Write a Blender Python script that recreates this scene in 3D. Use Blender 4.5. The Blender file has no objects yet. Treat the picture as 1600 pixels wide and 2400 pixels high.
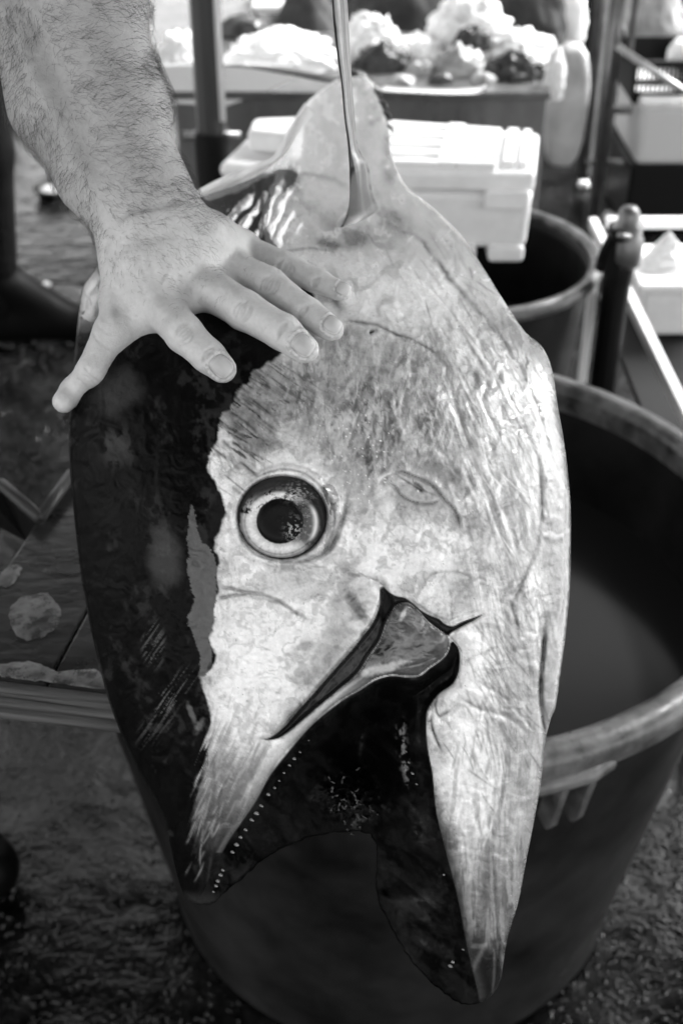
import bpy, bmesh, math, random
import numpy as np
from mathutils import Vector, Matrix
from mathutils.bvhtree import BVHTree
random.seed(7)
RNG = np.random.default_rng(7)
sc = bpy.context.scene
COL = sc.collection

# ------------------------------------------------------------------ camera geometry
PITCH = math.radians(34.0); FPX = 2940.0
CAM = np.array([0.0, 0.0, 1.5])
FW = np.array([0, math.cos(PITCH), -math.sin(PITCH)])
UP = np.array([0, math.sin(PITCH), math.cos(PITCH)])
RT = np.array([1.0, 0, 0])

def at(px, py, d):
    px = np.asarray(px, float); py = np.asarray(py, float); d = np.asarray(d, float)
    return (CAM + d[..., None] * FW + ((px - 784) / FPX * d)[..., None] * RT + ((1176 - py) / FPX * d)[..., None] * UP)

def ground(px, py, z=0.0):
    """world point where the view ray meets the level z"""
    r = at(px, py, 1.0) - CAM
    t = (z - CAM[2]) / r[2]
    return CAM + r * t

def aty(px, py, y):
    """world point on the ray at world distance y"""
    r = at(px, py, 1.0) - CAM
    return CAM + r * (y / r[1])

def to_p(W):
    q = np.asarray(W) - CAM
    d = q @ FW
    return 784 + FPX * (q @ RT) / d, 1176 - FPX * (q @ UP) / d, d

def c2w(Q):
    return CAM + Q[..., 0:1] * RT + Q[..., 1:2] * UP + Q[..., 2:3] * FW

# ------------------------------------------------------------------ object helpers
def tag(o, label=None, cat=None, group=None, kind=None):
    if label: o['label'] = label
    if cat: o['category'] = cat
    if group: o['group'] = group
    if kind: o['kind'] = kind
    return o

def empty(name, loc, label=None, cat=None, group=None, rz=0.0):
    o = bpy.data.objects.new(name, None); COL.objects.link(o)
    o.location = [float(v) for v in loc]; o.rotation_euler = (0, 0, rz); o.empty_display_size = 0.1
    return tag(o, label, cat, group)

def link_mesh(name, me, mat, parent=None, smooth=True):
    if smooth:
        me.polygons.foreach_set('use_smooth', np.ones(len(me.polygons), bool))
    o = bpy.data.objects.new(name, me); COL.objects.link(o)
    if mat: me.materials.append(mat)
    if parent is not None:
        o.parent = parent
        par = parent; M = Matrix.Identity(4)
        while par is not None:
            M = Matrix.LocRotScale(par.location, par.rotation_euler, par.scale) @ M
            par = par.parent
        if not parent.get('_local'):
            me.transform(M.inverted())
    return o

def np_mesh(name, V, Fq, mat, parent=None, smooth=True, attrs=None):
    me = bpy.data.meshes.new(name)
    V = np.asarray(V, np.float32); Fq = np.asarray(Fq, np.int32)
    n = Fq.shape[1]
    me.vertices.add(len(V)); me.vertices.foreach_set('co', V.ravel())
    me.loops.add(Fq.size); me.loops.foreach_set('vertex_index', Fq.ravel())
    me.polygons.add(len(Fq)); me.polygons.foreach_set('loop_start', np.arange(0, Fq.size, n, dtype=np.int32))
    try: me.polygons.foreach_set('loop_total', np.full(len(Fq), n, np.int32))
    except Exception: pass
    me.update(calc_edges=True); me.validate()
    if attrs:
        for k, A in attrs.items():
            a = me.attributes.new(k, 'FLOAT_COLOR', 'POINT')
            B = np.ones((len(V), 4), np.float32); B[:, :A.shape[1]] = A
            a.data.foreach_set('color', B.ravel())
    return link_mesh(name, me, mat, parent, smooth)

def bm_obj(name, bm, mat, parent=None, smooth=False, bevel=0.0, seg=2, autosmooth=None):
    if bevel > 0:
        es = [e for e in bm.edges if len(e.link_faces) == 2 and e.calc_face_angle(0) > 0.5]
        bmesh.ops.bevel(bm, geom=es, offset=bevel, segments=seg, affect='EDGES', profile=0.5)
    me = bpy.data.meshes.new(name); bm.to_mesh(me); bm.free()
    return link_mesh(name, me, mat, parent, smooth)

def add_box(bm, c, s, rot=None):
    """c centre, s full sizes"""
    M = Matrix.Translation(Vector([float(v) for v in c]))
    if rot is not None: M = M @ rot
    M = M @ Matrix.Diagonal((float(s[0]), float(s[1]), float(s[2]), 1))
    bmesh.ops.create_cube(bm, size=1.0, matrix=M)

def add_tube(bm, pts, r, seg=14, closed=False, cap=True):
    pts = [Vector([float(v) for v in p]) for p in pts]
    rs = r if isinstance(r, (list, tuple)) else [r] * len(pts)
    rings = []
    up = Vector((0, 0, 1)); n = len(pts)
    prev = None
    for i, p in enumerate(pts):
        if closed: t = pts[(i + 1) % n] - pts[i - 1]
        else: t = pts[min(i + 1, n - 1)] - pts[max(i - 1, 0)]
        t.normalize()
        a = prev - t * prev.dot(t) if prev is not None else t.cross(up)
        if a.length < 1e-4: a = t.cross(Vector((1, 0, 0)))
        a.normalize(); prev = a; b = t.cross(a)
        rings.append([bm.verts.new(p + (a * math.cos(k * 2 * math.pi / seg) + b * math.sin(k * 2 * math.pi / seg)) * rs[i]) for k in range(seg)])
    m = n if closed else n - 1
    for i in range(m):
        A, B = rings[i], rings[(i + 1) % n]
        for k in range(seg):
            bm.faces.new((A[k], A[(k + 1) % seg], B[(k + 1) % seg], B[k]))
    if cap and not closed:
        bm.faces.new(rings[0][::-1]); bm.faces.new(rings[-1])

def add_lathe(bm, c, prof, seg=72):
    """prof list of (r, z) -> surface of revolution round the vertical through c"""
    rings = []
    for r, z in prof:
        if r < 1e-6: rings.append([bm.verts.new((c[0], c[1], c[2] + z))])
        else: rings.append([bm.verts.new((c[0] + r * math.cos(k * 2 * math.pi / seg), c[1] + r * math.sin(k * 2 * math.pi / seg), c[2] + z)) for k in range(seg)])
    for A, B in zip(rings[:-1], rings[1:]):
        for k in range(seg):
            k2 = (k + 1) % seg
            if len(A) == 1 and len(B) == 1: continue
            if len(A) == 1: bm.faces.new((A[0], B[k2], B[k]))
            elif len(B) == 1: bm.faces.new((A[k], A[k2], B[0]))
            else: bm.faces.new((A[k], A[k2], B[k2], B[k]))

# ------------------------------------------------------------------ materials (all grey: black and white film)
def mat(name, v, rough=0.5, spec=0.5, metal=0.0, noise=0.0, nscale=8.0, bump=0.0, bscale=60.0, bdist=0.002,
        rvar=0.0, stretch=None, coat=0.0, detail=6.0, sss=0.0, v2=None, alpha=None, trans=0.0):
    m = bpy.data.materials.new(name); m.use_nodes = True
    nt = m.node_tree; N = nt.nodes; L = nt.links
    b = N['Principled BSDF']
    b.inputs['Base Color'].default_value = (v, v, v, 1); b.inputs['Roughness'].default_value = rough
    b.inputs['Specular IOR Level'].default_value = spec; b.inputs['Metallic'].default_value = metal
    b.inputs['Coat Weight'].default_value = coat; b.inputs['Coat Roughness'].default_value = 0.12
    b.inputs['Transmission Weight'].default_value = trans
    if sss:
        b.inputs['Subsurface Weight'].default_value = sss; b.inputs['Subsurface Radius'].default_value = (1, 1, 1)
        b.inputs['Subsurface Scale'].default_value = 0.004
    if alpha is not None: b.inputs['Alpha'].default_value = alpha
    tc = N.new('ShaderNodeTexCoord'); src = tc.outputs['Object']
    if stretch:
        mp = N.new('ShaderNodeMapping'); mp.inputs['Scale'].default_value = stretch
        L.new(src, mp.inputs['Vector']); src = mp.outputs['Vector']
    if noise or v2 is not None:
        n = N.new('ShaderNodeTexNoise'); n.inputs['Scale'].default_value = nscale; n.inputs['Detail'].default_value = detail
        n.inputs['Roughness'].default_value = 0.6
        L.new(src, n.inputs['Vector'])
        r = N.new('ShaderNodeValToRGB'); L.new(n.outputs['Fac'], r.inputs['Fac'])
        lo = v * (1 - noise); hi = v * (1 + noise) if v2 is None else v2
        r.color_ramp.elements[0].position = 0.32; r.color_ramp.elements[1].position = 0.68
        r.color_ramp.elements[0].color = (lo, lo, lo, 1); r.color_ramp.elements[1].color = (hi, hi, hi, 1)
        L.new(r.outputs['Color'], b.inputs['Base Color'])
    if rvar:
        n3 = N.new('ShaderNodeTexNoise'); n3.inputs['Scale'].default_value = nscale * 1.7; n3.inputs['Detail'].default_value = 5
        L.new(src, n3.inputs['Vector'])
        mr = N.new('ShaderNodeMapRange'); mr.inputs['From Min'].default_value = .3; mr.inputs['From Max'].default_value = .7
        mr.inputs['To Min'].default_value = max(0.03, rough - rvar); mr.inputs['To Max'].default_value = min(1, rough + rvar)
        L.new(n3.outputs['Fac'], mr.inputs['Value']); L.new(mr.outputs['Result'], b.inputs['Roughness'])
    if bump:
        n2 = N.new('ShaderNodeTexNoise'); n2.inputs['Scale'].default_value = bscale; n2.inputs['Detail'].default_value = 6
        L.new(src, n2.inputs['Vector'])
        bp = N.new('ShaderNodeBump'); bp.inputs['Strength'].default_value = bump; bp.inputs['Distance'].default_value = bdist
        L.new(n2.outputs['Fac'], bp.inputs['Height']); L.new(bp.outputs['Normal'], b.inputs['Normal'])
    return m

def mat_attr(name, attr='paint', bump=0.25, bscale=700.0, bdist=0.0008, spec=0.5, coat=0.0, sss=0.0, sscale=0.003, vary=0.0, wet=False):
    """base colour from R, roughness from G of a painted attribute"""
    m = bpy.data.materials.new(name); m.use_nodes = True
    nt = m.node_tree; N = nt.nodes; L = nt.links; b = N['Principled BSDF']
    a = N.new('ShaderNodeAttribute'); a.attribute_name = attr
    s = N.new('ShaderNodeSeparateColor'); L.new(a.outputs['Color'], s.inputs['Color'])
    tc = N.new('ShaderNodeTexCoord')
    n2 = N.new('ShaderNodeTexNoise'); n2.inputs['Scale'].default_value = bscale; n2.inputs['Detail'].default_value = 8; n2.inputs['Roughness'].default_value = .65
    L.new(tc.outputs['Object'], n2.inputs['Vector'])
    mr = N.new('ShaderNodeMapRange'); mr.inputs['From Min'].default_value = .3; mr.inputs['From Max'].default_value = .7
    mr.inputs['To Min'].default_value = 1 - vary; mr.inputs['To Max'].default_value = 1 + vary
    n4 = N.new('ShaderNodeTexNoise'); n4.inputs['Scale'].default_value = bscale * .35; n4.inputs['Detail'].default_value = 9; n4.inputs['Roughness'].default_value = .7
    L.new(tc.outputs['Object'], n4.inputs['Vector']); L.new(n4.outputs['Fac'], mr.inputs['Value'])
    mm = N.new('ShaderNodeMath'); mm.operation = 'MULTIPLY'; mm.use_clamp = True
    L.new(s.outputs['Red'], mm.inputs[0]); L.new(mr.outputs['Result'], mm.inputs[1])
    c = N.new('ShaderNodeCombineColor')
    for k in ('Red', 'Green', 'Blue'): L.new(mm.outputs[0], c.inputs[k])
    L.new(c.outputs['Color'], b.inputs['Base Color']); L.new(s.outputs['Green'], b.inputs['Roughness'])
    b.inputs['Specular IOR Level'].default_value = spec
    b.inputs['Coat Weight'].default_value = coat; b.inputs['Coat Roughness'].default_value = 0.06
    if wet:
        for nm, k in (('Specular IOR Level', spec), ('Coat Weight', coat)):
            w_ = N.new('ShaderNodeMath'); w_.operation = 'MULTIPLY'; w_.inputs[1].default_value = k; L.new(s.outputs['Blue'], w_.inputs[0]); L.new(w_.outputs[0], b.inputs[nm])
    if sss:
        b.inputs['Subsurface Weight'].default_value = sss; b.inputs['Subsurface Radius'].default_value = (1, 1, 1)
        b.inputs['Subsurface Scale'].default_value = sscale
    bp = N.new('ShaderNodeBump'); bp.inputs['Strength'].default_value = bump; bp.inputs['Distance'].default_value = bdist
    L.new(n2.outputs['Fac'], bp.inputs['Height']); L.new(bp.outputs['Normal'], b.inputs['Normal'])
    return m

# ------------------------------------------------------------------ numpy noise and drawing tools
_T = RNG.random((256, 256))
def vnoise(x, y, seed=0):
    x = np.asarray(x) + seed * 37.31; y = np.asarray(y) + seed * 91.7
    xi = np.floor(x).astype(int); yi = np.floor(y).astype(int); fx = x - xi; fy = y - yi
    fx = fx * fx * (3 - 2 * fx); fy = fy * fy * (3 - 2 * fy)
    a = _T[xi & 255, yi & 255]; b = _T[(xi + 1) & 255, yi & 255]; c = _T[xi & 255, (yi + 1) & 255]; d = _T[(xi + 1) & 255, (yi + 1) & 255]
    return (a * (1 - fx) + b * fx) * (1 - fy) + (c * (1 - fx) + d * fx) * fy
def fbm(x, y, seed=0, octv=5, gain=.55):
    s = 0; a = 1; t = 0
    for k in range(octv):
        s = s + a * vnoise(x * 2 ** k, y * 2 ** k, seed + k * 3.7); t += a; a *= gain
    return s / t
def wfbm(x, y, seed=0, octv=5, w=1.6):
    return fbm(x + w * (fbm(x * .8, y * .8, seed + 50, 3) - .5) * 2, y + w * (fbm(x * .8, y * .8, seed + 60, 3) - .5) * 2, seed, octv)
def sstep(a, b, x):
    t = np.clip((x - a) / (b - a), 0, 1); return t * t * (3 - 2 * t)
def cr(pts, n=6, closed=False):
    """Catmull-Rom through pts"""
    P = np.asarray(pts, float); m = len(P); out = []
    R = range(m) if closed else range(m - 1)
    for i in R:
        if closed: p0, p1, p2, p3 = P[i - 1], P[i], P[(i + 1) % m], P[(i + 2) % m]
        else: p0, p1, p2, p3 = P[max(i - 1, 0)], P[i], P[i + 1], P[min(i + 2, m - 1)]
        t = np.linspace(0, 1, n, endpoint=False)[:, None]
        out.append(.5 * ((2 * p1) + (-p0 + p2) * t + (2 * p0 - 5 * p1 + 4 * p2 - p3) * t ** 2 + (-p0 + 3 * p1 - 3 * p2 + p3) * t ** 3))
    out = np.concatenate(out)
    return out if closed else np.concatenate([out, P[-1:]])
def pip(poly, X, Y):
    ins = np.zeros(X.shape, bool); n = len(poly)
    x0, y0 = poly.min(0); x1, y1 = poly.max(0)
    box = (X >= x0) & (X <= x1) & (Y >= y0) & (Y <= y1)
    xs = X[box]; ys = Y[box]; r = np.zeros(xs.shape, bool)
    for i in range(n):
        ax, ay = poly[i - 1]; bx, by = poly[i]
        if ay == by: continue
        c = (ay > ys) != (by > ys)
        r ^= c & (xs < (bx - ax) * (ys - ay) / (by - ay) + ax)
    ins[box] = r
    return ins
def pdist(line, X, Y, rmax, closed=False):
    """distance (clipped to rmax), signed side (+ = left of travel in image, y down), and parameter along the line 0..1"""
    D = np.full(X.shape, float(rmax)); S = np.ones(X.shape); T = np.zeros(X.shape)
    x0, y0 = line.min(0) - rmax; x1, y1 = line.max(0) + rmax
    box = np.nonzero((X >= x0) & (X <= x1) & (Y >= y0) & (Y <= y1))
    xs = X[box]; ys = Y[box]; d = np.full(xs.shape, float(rmax)); s = np.ones(xs.shape); tt = np.zeros(xs.shape)
    seg = list(range(len(line) - 1)) + ([len(line) - 1] if closed else [])
    L = np.linalg.norm(np.roll(line, -1, 0) - line, axis=1); cum = np.concatenate([[0], np.cumsum(L)]); tot = cum[len(seg)]
    for i in seg:
        a = line[i]; b = line[(i + 1) % len(line)]; v = b - a; l2 = v @ v + 1e-12
        lo = np.minimum(a, b) - rmax; hi = np.maximum(a, b) + rmax
        m = np.nonzero((xs >= lo[0]) & (xs <= hi[0]) & (ys >= lo[1]) & (ys <= hi[1]))[0]
        if not len(m): continue
        qx = xs[m] - a[0]; qy = ys[m] - a[1]
        t = np.clip((qx * v[0] + qy * v[1]) / l2, 0, 1)
        ex = qx - t * v[0]; ey = qy - t * v[1]; dd = np.hypot(ex, ey)
        k = dd < d[m]; mk = m[k]
        d[mk] = dd[k]; s[mk] = np.sign(v[0] * qy[k] - v[1] * qx[k]); tt[mk] = (cum[i] + t[k] * L[i]) / tot
    D[box] = d; S[box] = s; T[box] = tt
    return D, S, T

# ================================================================== THE FISH
ST = 2.5
gx = np.arange(100, 1345, ST); gy = np.arange(140, 2365, ST)
X, Y = np.meshgrid(gx, gy)            # rows = y
OUT_L = [(800,176),(770,184),(735,208),(702,238),(684,268),(665,300),(645,335),(622,364),(540,396),(445,440),(400,462),(330,505),(262,562),(215,622),(190,662),(180,720),(174,790),(166,870),(160,950),(158,1010),(160,1065),(165,1130),(172,1200),(180,1270),(191,1350),(206,1430),(226,1520),(250,1610),(280,1690),(312,1760),(350,1825),(378,1882),(390,1935),(402,1990),(418,2045),(434,2068),(455,2078)]
OUT_G = [(473,2077),(487,2073),(530,2040),(593,1984),(640,1953),(693,1931),(749,1915),(800,1911),(832,1910),(853,1920),(864,1950),(864,2000),(862,2035),(870,2076),(905,2145),(935,2195),(968,2234),(1000,2266),(1030,2289),(1055,2303)]
OUT_R = [(1078,2308),(1098,2304),(1122,2292),(1140,2270),(1150,2248),(1156,2205),(1164,2157),(1178,2110),(1192,2060),(1205,1990),(1219,1920),(1232,1850),(1243,1785),(1251,1707),(1264,1650),(1276,1620),(1288,1532),(1298,1460),(1307,1370),(1310,1260),(1309,1160),(1304,1090),(1298,1040),(1291,992),(1283,950),(1276,905),(1271,868),(1260,828),(1246,800),(1230,783),(1213,770),(1197,752),(1154,687),(1104,607),(1064,547),(999,482),(934,430),(910,385),(896,345),(893,300),(882,262),(868,225),(850,192),(830,178)]
OUTL = cr(OUT_L + OUT_G + OUT_R, 5, True)
_g = (OUTL[:, 1] > 1900) & (OUTL[:, 0] > 470) & (OUTL[:, 0] < 1060)
OUTL = OUTL + (_g * 1.0)[:, None] * (np.stack([fbm(OUTL[:, 0] / 13, OUTL[:, 1] / 13, 7, 3), fbm(OUTL[:, 1] / 13, OUTL[:, 0] / 13, 8, 3)], 1) - .5) * 11
# extra half-ring of mask margin; inside test
IN = pip(OUTL, X, Y)
# keep only cells whose 4 corners are inside -> region; boundary verts get snapped
IN[0] = IN[-1] = False; IN[:, 0] = IN[:, -1] = False

def poisson(mask, iters=(400, 220, 120, 70)):
    """solve lap h = -2/ST^2.. with h=0 outside, coarse to fine"""
    H = None
    for lv, it in zip((8, 4, 2, 1), iters):
        M = mask[::lv, ::lv]; hh = (ST * lv) ** 2
        if H is None: H = np.zeros(M.shape)
        else:
            H = np.repeat(np.repeat(H, 2, 0), 2, 1)[:M.shape[0], :M.shape[1]]
            if H.shape != M.shape: H = np.pad(H, ((0, M.shape[0] - H.shape[0]), (0, M.shape[1] - H.shape[1])))
        H = H * M
        for k in range(it * (3 if lv == 8 else 1)):
            Q = np.zeros_like(H)
            Q[1:-1, 1:-1] = .25 * (H[:-2, 1:-1] + H[2:, 1:-1] + H[1:-1, :-2] + H[1:-1, 2:] + 2 * hh)
            H = Q * M
    return H
Hs = poisson(IN)
INFL = np.sqrt(np.maximum(Hs, 0) + 1e-6)      # P units

_yy = np.array([120, 170, 250, 350, 450, 600, 750, 900, 1050, 1200, 1500, 1800, 2100, 2400])
_dd = np.array([1.92, 1.75, 1.54, 1.33, 1.16, .985, .905, .87, .855, .85, .85, .855, .865, .88])
_yf = np.linspace(120, 2400, 500); _df = np.interp(_yf, _yy, _dd)
_k = np.exp(-np.linspace(-2, 2, 41) ** 2); _k /= _k.sum()
_df = np.convolve(np.pad(_df, 20, mode='reflect', reflect_type='odd'), _k, 'valid')
def D0f(y): return np.interp(y, _yf, _df)
D0 = D0f(Y); MPP = D0 / FPX
kf = np.interp(Y, [150, 500, 800, 1200, 1700, 2300], [.55, .62, .66, .64, .62, .6])
DEP = D0 - kf * INFL * MPP
# ---- relief (metres, + = towards the viewer)
R_ = np.zeros_like(DEP)
ALB = np.zeros_like(DEP); RGH = np.zeros_like(DEP)

# mouth region
BAND_IN = [(452,2066),(468,2046),(487,2001),(518,1939),(549,1893),(587,1837),(618,1780),(668,1716),(718,1660),(780,1610),(824,1584),(861,1560),(898,1550),(930,1553),(961,1551),(986,1532),(1014,1512),(1027,1494),(1031,1477)]
GUM_OUT = [(1042,1472),(1054,1488),(1058,1512),(1055,1545),(1042,1572),(1020,1588),(1006,1600),(988,1625),(981,1650),(983,1707),(990,1750),(996,1782),(1005,1870),(1030,1970),(1055,2070),(1071,2157),(1085,2222),(1095,2262),(1100,2285)]
MOUTH = np.concatenate([cr(BAND_IN, 5), cr(GUM_OUT, 5), np.array([(1100,2352),(700,2352),(440,2200),(430,2090)], float)])
INM = pip(MOUTH, X, Y)
dU, _, _ = pdist(cr(BAND_IN, 4), X, Y, 260)
dG, _, _ = pdist(cr(GUM_OUT, 4), X, Y, 260)
tip = sstep(2075, 1960, Y)             # the recess starts gently at the snout
tipg = sstep(2290, 2150, Y)
recU = .003 + .050 * sstep(6, 120, dU) * (.15 + .85 * tip)
recG = .003 + .006 * sstep(0, 20, dG) + .040 * sstep(60, 170, dG) * (.2 + .8 * tipg)
thr = np.exp(-(((X - 850) / 100) ** 2 + ((Y - 1690) / 150) ** 2))
REC = np.minimum(recU, recG) + .06 * thr * sstep(10, 80, np.minimum(dU, dG))
REC = np.where(INM, REC, 0)

def groove(pts, depth, w, n=6, taper=True, dark=None, dw=None, amt=1.0, jit=0.0, seed=1):
    """crease in the skin; dark = albedo painted in it"""
    global R_
    l = cr(pts, n); 
    if jit: l = l + (np.stack([fbm(l[:, 0] / 14, l[:, 1] / 14, seed), fbm(l[:, 0] / 14, l[:, 1] / 14, seed + 5)], 1) - .5) * jit
    d, s, t = pdist(l, X, Y, max(w, dw or 0) * 3.2)
    e = (np.minimum(1, np.minimum(t, 1 - t) * 6 + .15) if taper else 1.0) * (.30 + 1.1 * fbm(t * len(l) / 5.0, t * 0 + len(PAINTS), 17, 3))
    R_ -= depth * np.exp(-(d / w) ** 2) * e
    if dark is not None: PAINTS.append((np.exp(-(d / (dw or w)) ** 2) * e * amt, dark))
    return d, s, t
def ledge(pts, h, wi, side=1, n=6, dark=None, dw=5):
    """plate edge: the side given stands h proud at the line and dies away over wi"""
    global R_
    l = cr(pts, n); d, s, t = pdist(l, X, Y, wi * 3)
    e = np.minimum(1, np.minimum(t, 1 - t) * 7)
    up = (s == side)
    R_ += h * e * np.exp(-(d / wi) ** 2) * np.where(up, sstep(0, 6, d), 0)
    R_ -= h * .6 * e * np.exp(-(d / (wi * .35)) ** 2) * np.where(up, 0, 1)
    if dark is not None: PAINTS.append((np.exp(-(d / dw) ** 2) * e * np.where(up, .4, 1), dark))
PAINTS = []

# --- eye socket
EX, EY, ERX, ERY = 648., 1188., 105., 97.
re = np.hypot((X - EX) / ERX, (Y - EY) / ERY)
R_ += .0028 * np.exp(-((re - 1.10) / .12) ** 2)
R_ -= .010 * sstep(1.03, .93, re)
R_ += .004 * np.exp(-((re - 1.0) / .55) ** 2)
groove([(560,1118),(600,1090),(650,1078),(700,1088),(738,1118),(762,1165),(764,1215)], .0009, 4, dark=.12, dw=3, amt=.7, jit=6)
groove([(590,1085),(640,1066),(690,1070),(735,1095),(760,1130)], .0007, 5, dark=.35, dw=4, amt=.5, jit=8, seed=4)
groove([(795,1118),(796,1150),(788,1190),(772,1235),(748,1270),(700,1290),(650,1292)], .0022, 6, dark=.03, dw=5)
groove([(546,1215),(560,1245),(590,1275),(640,1290)], .0008, 4, dark=.25, dw=3)
groove([(752,1130),(765,1170),(766,1215),(752,1255),(735,1272)], .0009, 4, dark=.1, dw=4, jit=5)
# --- cheek plate over the upper jaw bone
PLATE = [(800,1317),(836,1320),(861,1331),(876,1342),(878,1357),(870,1390),(855,1427),(833,1458),(802,1496),(755,1549),(723,1586),(686,1627),(655,1664),(625,1689),(600,1697),(584,1698)]
ledge(PLATE, .0042, 34, side=1)
# dark crease between the plate and the bone
CREASE = PLATE[3:] + [(620,1701),(650,1692),(688,1662),(726,1630),(762,1600),(788,1578),(822,1548),(848,1508),(873,1472),(889,1428),(905,1397),(905,1375)]
CRP = cr(CREASE, 4, True); inC = pip(CRP, X, Y); dC, _, _ = pdist(CRP, X, Y, 60, True)
R_ -= np.where(inC, .0075 * sstep(0, 12, dC), 0)
# upper gap above the lobe to the corner of the mouth
CORN = [(872,1348),(905,1366),(930,1372),(948,1384),(965,1399),(985,1411),(1008,1420),(1022,1432),(1040,1436),(1061,1426),(1089,1416),(1116,1407),(1092,1424),(1060,1441),(1036,1455),(1028,1462),(1004,1446),(980,1427),(961,1405),(936,1386),(914,1390),(900,1405),(880,1440),(872,1400)]
CNP = cr(CORN, 4, True); inN = pip(CNP, X, Y); dN, _, _ = pdist(CNP, X, Y, 60, True)
R_ -= np.where(inN, .007 * sstep(0, 9, dN), 0)
ledge([(925,1372),(948,1382),(985,1408),(1012,1420),(1030,1426),(1060,1416),(1089,1406),(1116,1402)], .0022, 24, side=-1)
ledge([(1116,1410),(1089,1426),(1058,1443),(1036,1458)], .0015, 20, side=-1)
# the lobe and band of the jaw bone
LOBE = [(914,1390),(936,1386),(961,1405),(980,1427),(1004,1446),(1027,1461),(1032,1477),(1027,1494),(1014,1512),(986,1532),(961,1550),(930,1552),(898,1549),(861,1559),(824,1583),(780,1609),(739,1643),(668,1715),(618,1779),(587,1836),(549,1892),(518,1938),(487,2000),(468,2045),(455,2050),(470,1990),(500,1930),(540,1850),(580,1780),(620,1722),(650,1694),(688,1662),(726,1630),(762,1600),(788,1578),(822,1548),(848,1508),(873,1472),(889,1428),(902,1402)]
LBP = cr(LOBE, 4, True); inL = pip(LBP, X, Y); dL, _, _ = pdist(LBP, X, Y, 60, True)
lobw = sstep(1760, 1500, Y)
R_ += np.where(inL, (.0008 + .0045 * lobw) * np.sqrt(np.clip(dL / 30, 0, 1)), 0)
R_ -= np.where(inL, .0022 * np.exp(-(((X - 935) / 48) ** 2 + ((Y - 1470) / 32) ** 2)), 0)
groove([(905,1535),(960,1525),(1000,1508),(1026,1488)], .0008, 3, dark=.4, dw=3, amt=.4)
groove([(898,1546),(930,1538),(945,1530)], .0006, 3, dark=.05, dw=2.5)
groove([(962,1495),(985,1502),(1012,1500)], .0006, 2.5, dark=.1, dw=2, jit=4)
groove([(968,1505),(990,1511),(1010,1508)], .0005, 2.5, dark=.1, dw=2, jit=4)
groove([(930,1410),(960,1425),(990,1452),(1010,1475)], .0004, 3, dark=.5, dw=2.5, amt=.5)
# lip rounding just outside the mouth
lip = np.where(INM, 0, 1)
R_ -= lip * .0025 * np.exp(-np.minimum(dU, dG) / 9.0)
R_ += lip * .0020 * np.exp(-((dG - 28) / 22) ** 2)
# snout and jaw tips
groove([(1045,2290),(1070,2240),(1078,2180)], .0008, 8)
# --- creases
groove([(499,1347),(530,1352),(557,1358),(602,1366),(642,1382),(672,1402),(712,1424)], .0011, 4, dark=.05, dw=4, amt=.8, jit=4)
groove([(499,1374),(520,1372),(545,1366),(575,1364)], .0008, 4, dark=.06, dw=4, amt=.8, jit=4)
groove([(560,1370),(600,1374),(640,1385)], .0005, 3, dark=.25, dw=3, amt=.7)
groove([(972,1347),(978,1333),(992,1320),(1022,1313),(1057,1316),(1087,1332)], .0008, 4, dark=.2, dw=2.5, amt=.8)
groove([(1070,1340),(1085,1335),(1100,1328),(1118,1336)], .0006, 4, dark=.2, dw=2.5, amt=.8)
ledge([(897,1084),(922,1082),(947,1092),(972,1101),(995,1115),(1012,1134),(1026,1152),(1042,1167),(1054,1192),(1057,1224)], .0020, 16, side=-1, dark=.08, dw=3.5)
ledge([(902,1102),(912,1122),(922,1137),(952,1153),(992,1156),(1014,1143)], .0018, 14, side=-1, dark=.10, dw=3.5)
groove([(948,1108),(962,1118),(970,1130)], .0018, 6, dark=.02, dw=5)
groove([(905,1086),(925,1100),(945,1112),(975,1128),(1005,1140)], .0009, 4, dark=.15, dw=2.5, jit=5)
groove([(866,1112),(880,1095),(900,1086)], .0006, 4, dark=.75, dw=3)
groove([(784,737),(812,739),(839,742),(866,747),(884,757),(919,772),(959,787),(999,812),(1024,850)], .0016, 6, dark=.10, dw=4, jit=7)
groove([(1024,850),(1042,917),(1064,990),(1100,1090),(1140,1200),(1165,1290),(1178,1380)], .0012, 7, dark=.3, dw=4, jit=5, amt=.55)
groove([(846,766),(856,762),(868,758)], .002, 5, dark=.02, dw=5)
ledge([(560,590),(612,577),(662,574),(703,567),(740,570),(774,577),(849,593),(899,608),(950,632),(1010,690),(1080,780),(1150,880),(1215,1000)], .0012, 14, side=1)
groove([(640,580),(662,577),(703,570),(740,573),(774,580)], .0012, 4, dark=.06, dw=3, jit=3)
groove([(879,512),(920,528),(959,547),(985,575),(1009,607),(1040,650),(1074,687),(1100,715),(1124,742),(1180,830),(1230,930),(1262,1040),(1279,1120)], .0018, 7, dark=.06, dw=6, amt=.75, jit=14)
groove([(890,470),(950,515),(1010,570),(1070,645),(1130,725),(1185,800)], .0006, 9, dark=.35, dw=9, amt=.4, jit=26, seed=9)
groove([(1232,1046),(1243,1140),(1240,1189),(1236,1234),(1225,1275),(1198,1335),(1176,1380)], .0022, 6, dark=.08, dw=3)
groove([(1176,1380),(1176,1400),(1184,1425),(1192,1450)], .0018, 6, dark=.05, dw=4)
groove([(1279,1046),(1277,1159),(1266,1234),(1251,1309),(1232,1384),(1219,1415),(1224,1438)], .0014, 7, dark=.3, dw=3, amt=.6)
ledge([(1300,1100),(1298,1200),(1296,1290),(1290,1380),(1280,1450)], .0015, 12, side=1)
groove([(1252,1420),(1249,1460),(1245,1515),(1241,1560),(1241,1600),(1245,1650),(1252,1700),(1249,1750),(1244,1790)], .006, 6, dark=.01, dw=5)
groove([(1052,1600),(1100,1625),(1150,1640),(1195,1670),(1220,1700)], .0014, 7, dark=.12, dw=4, jit=8, amt=.7)
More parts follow.
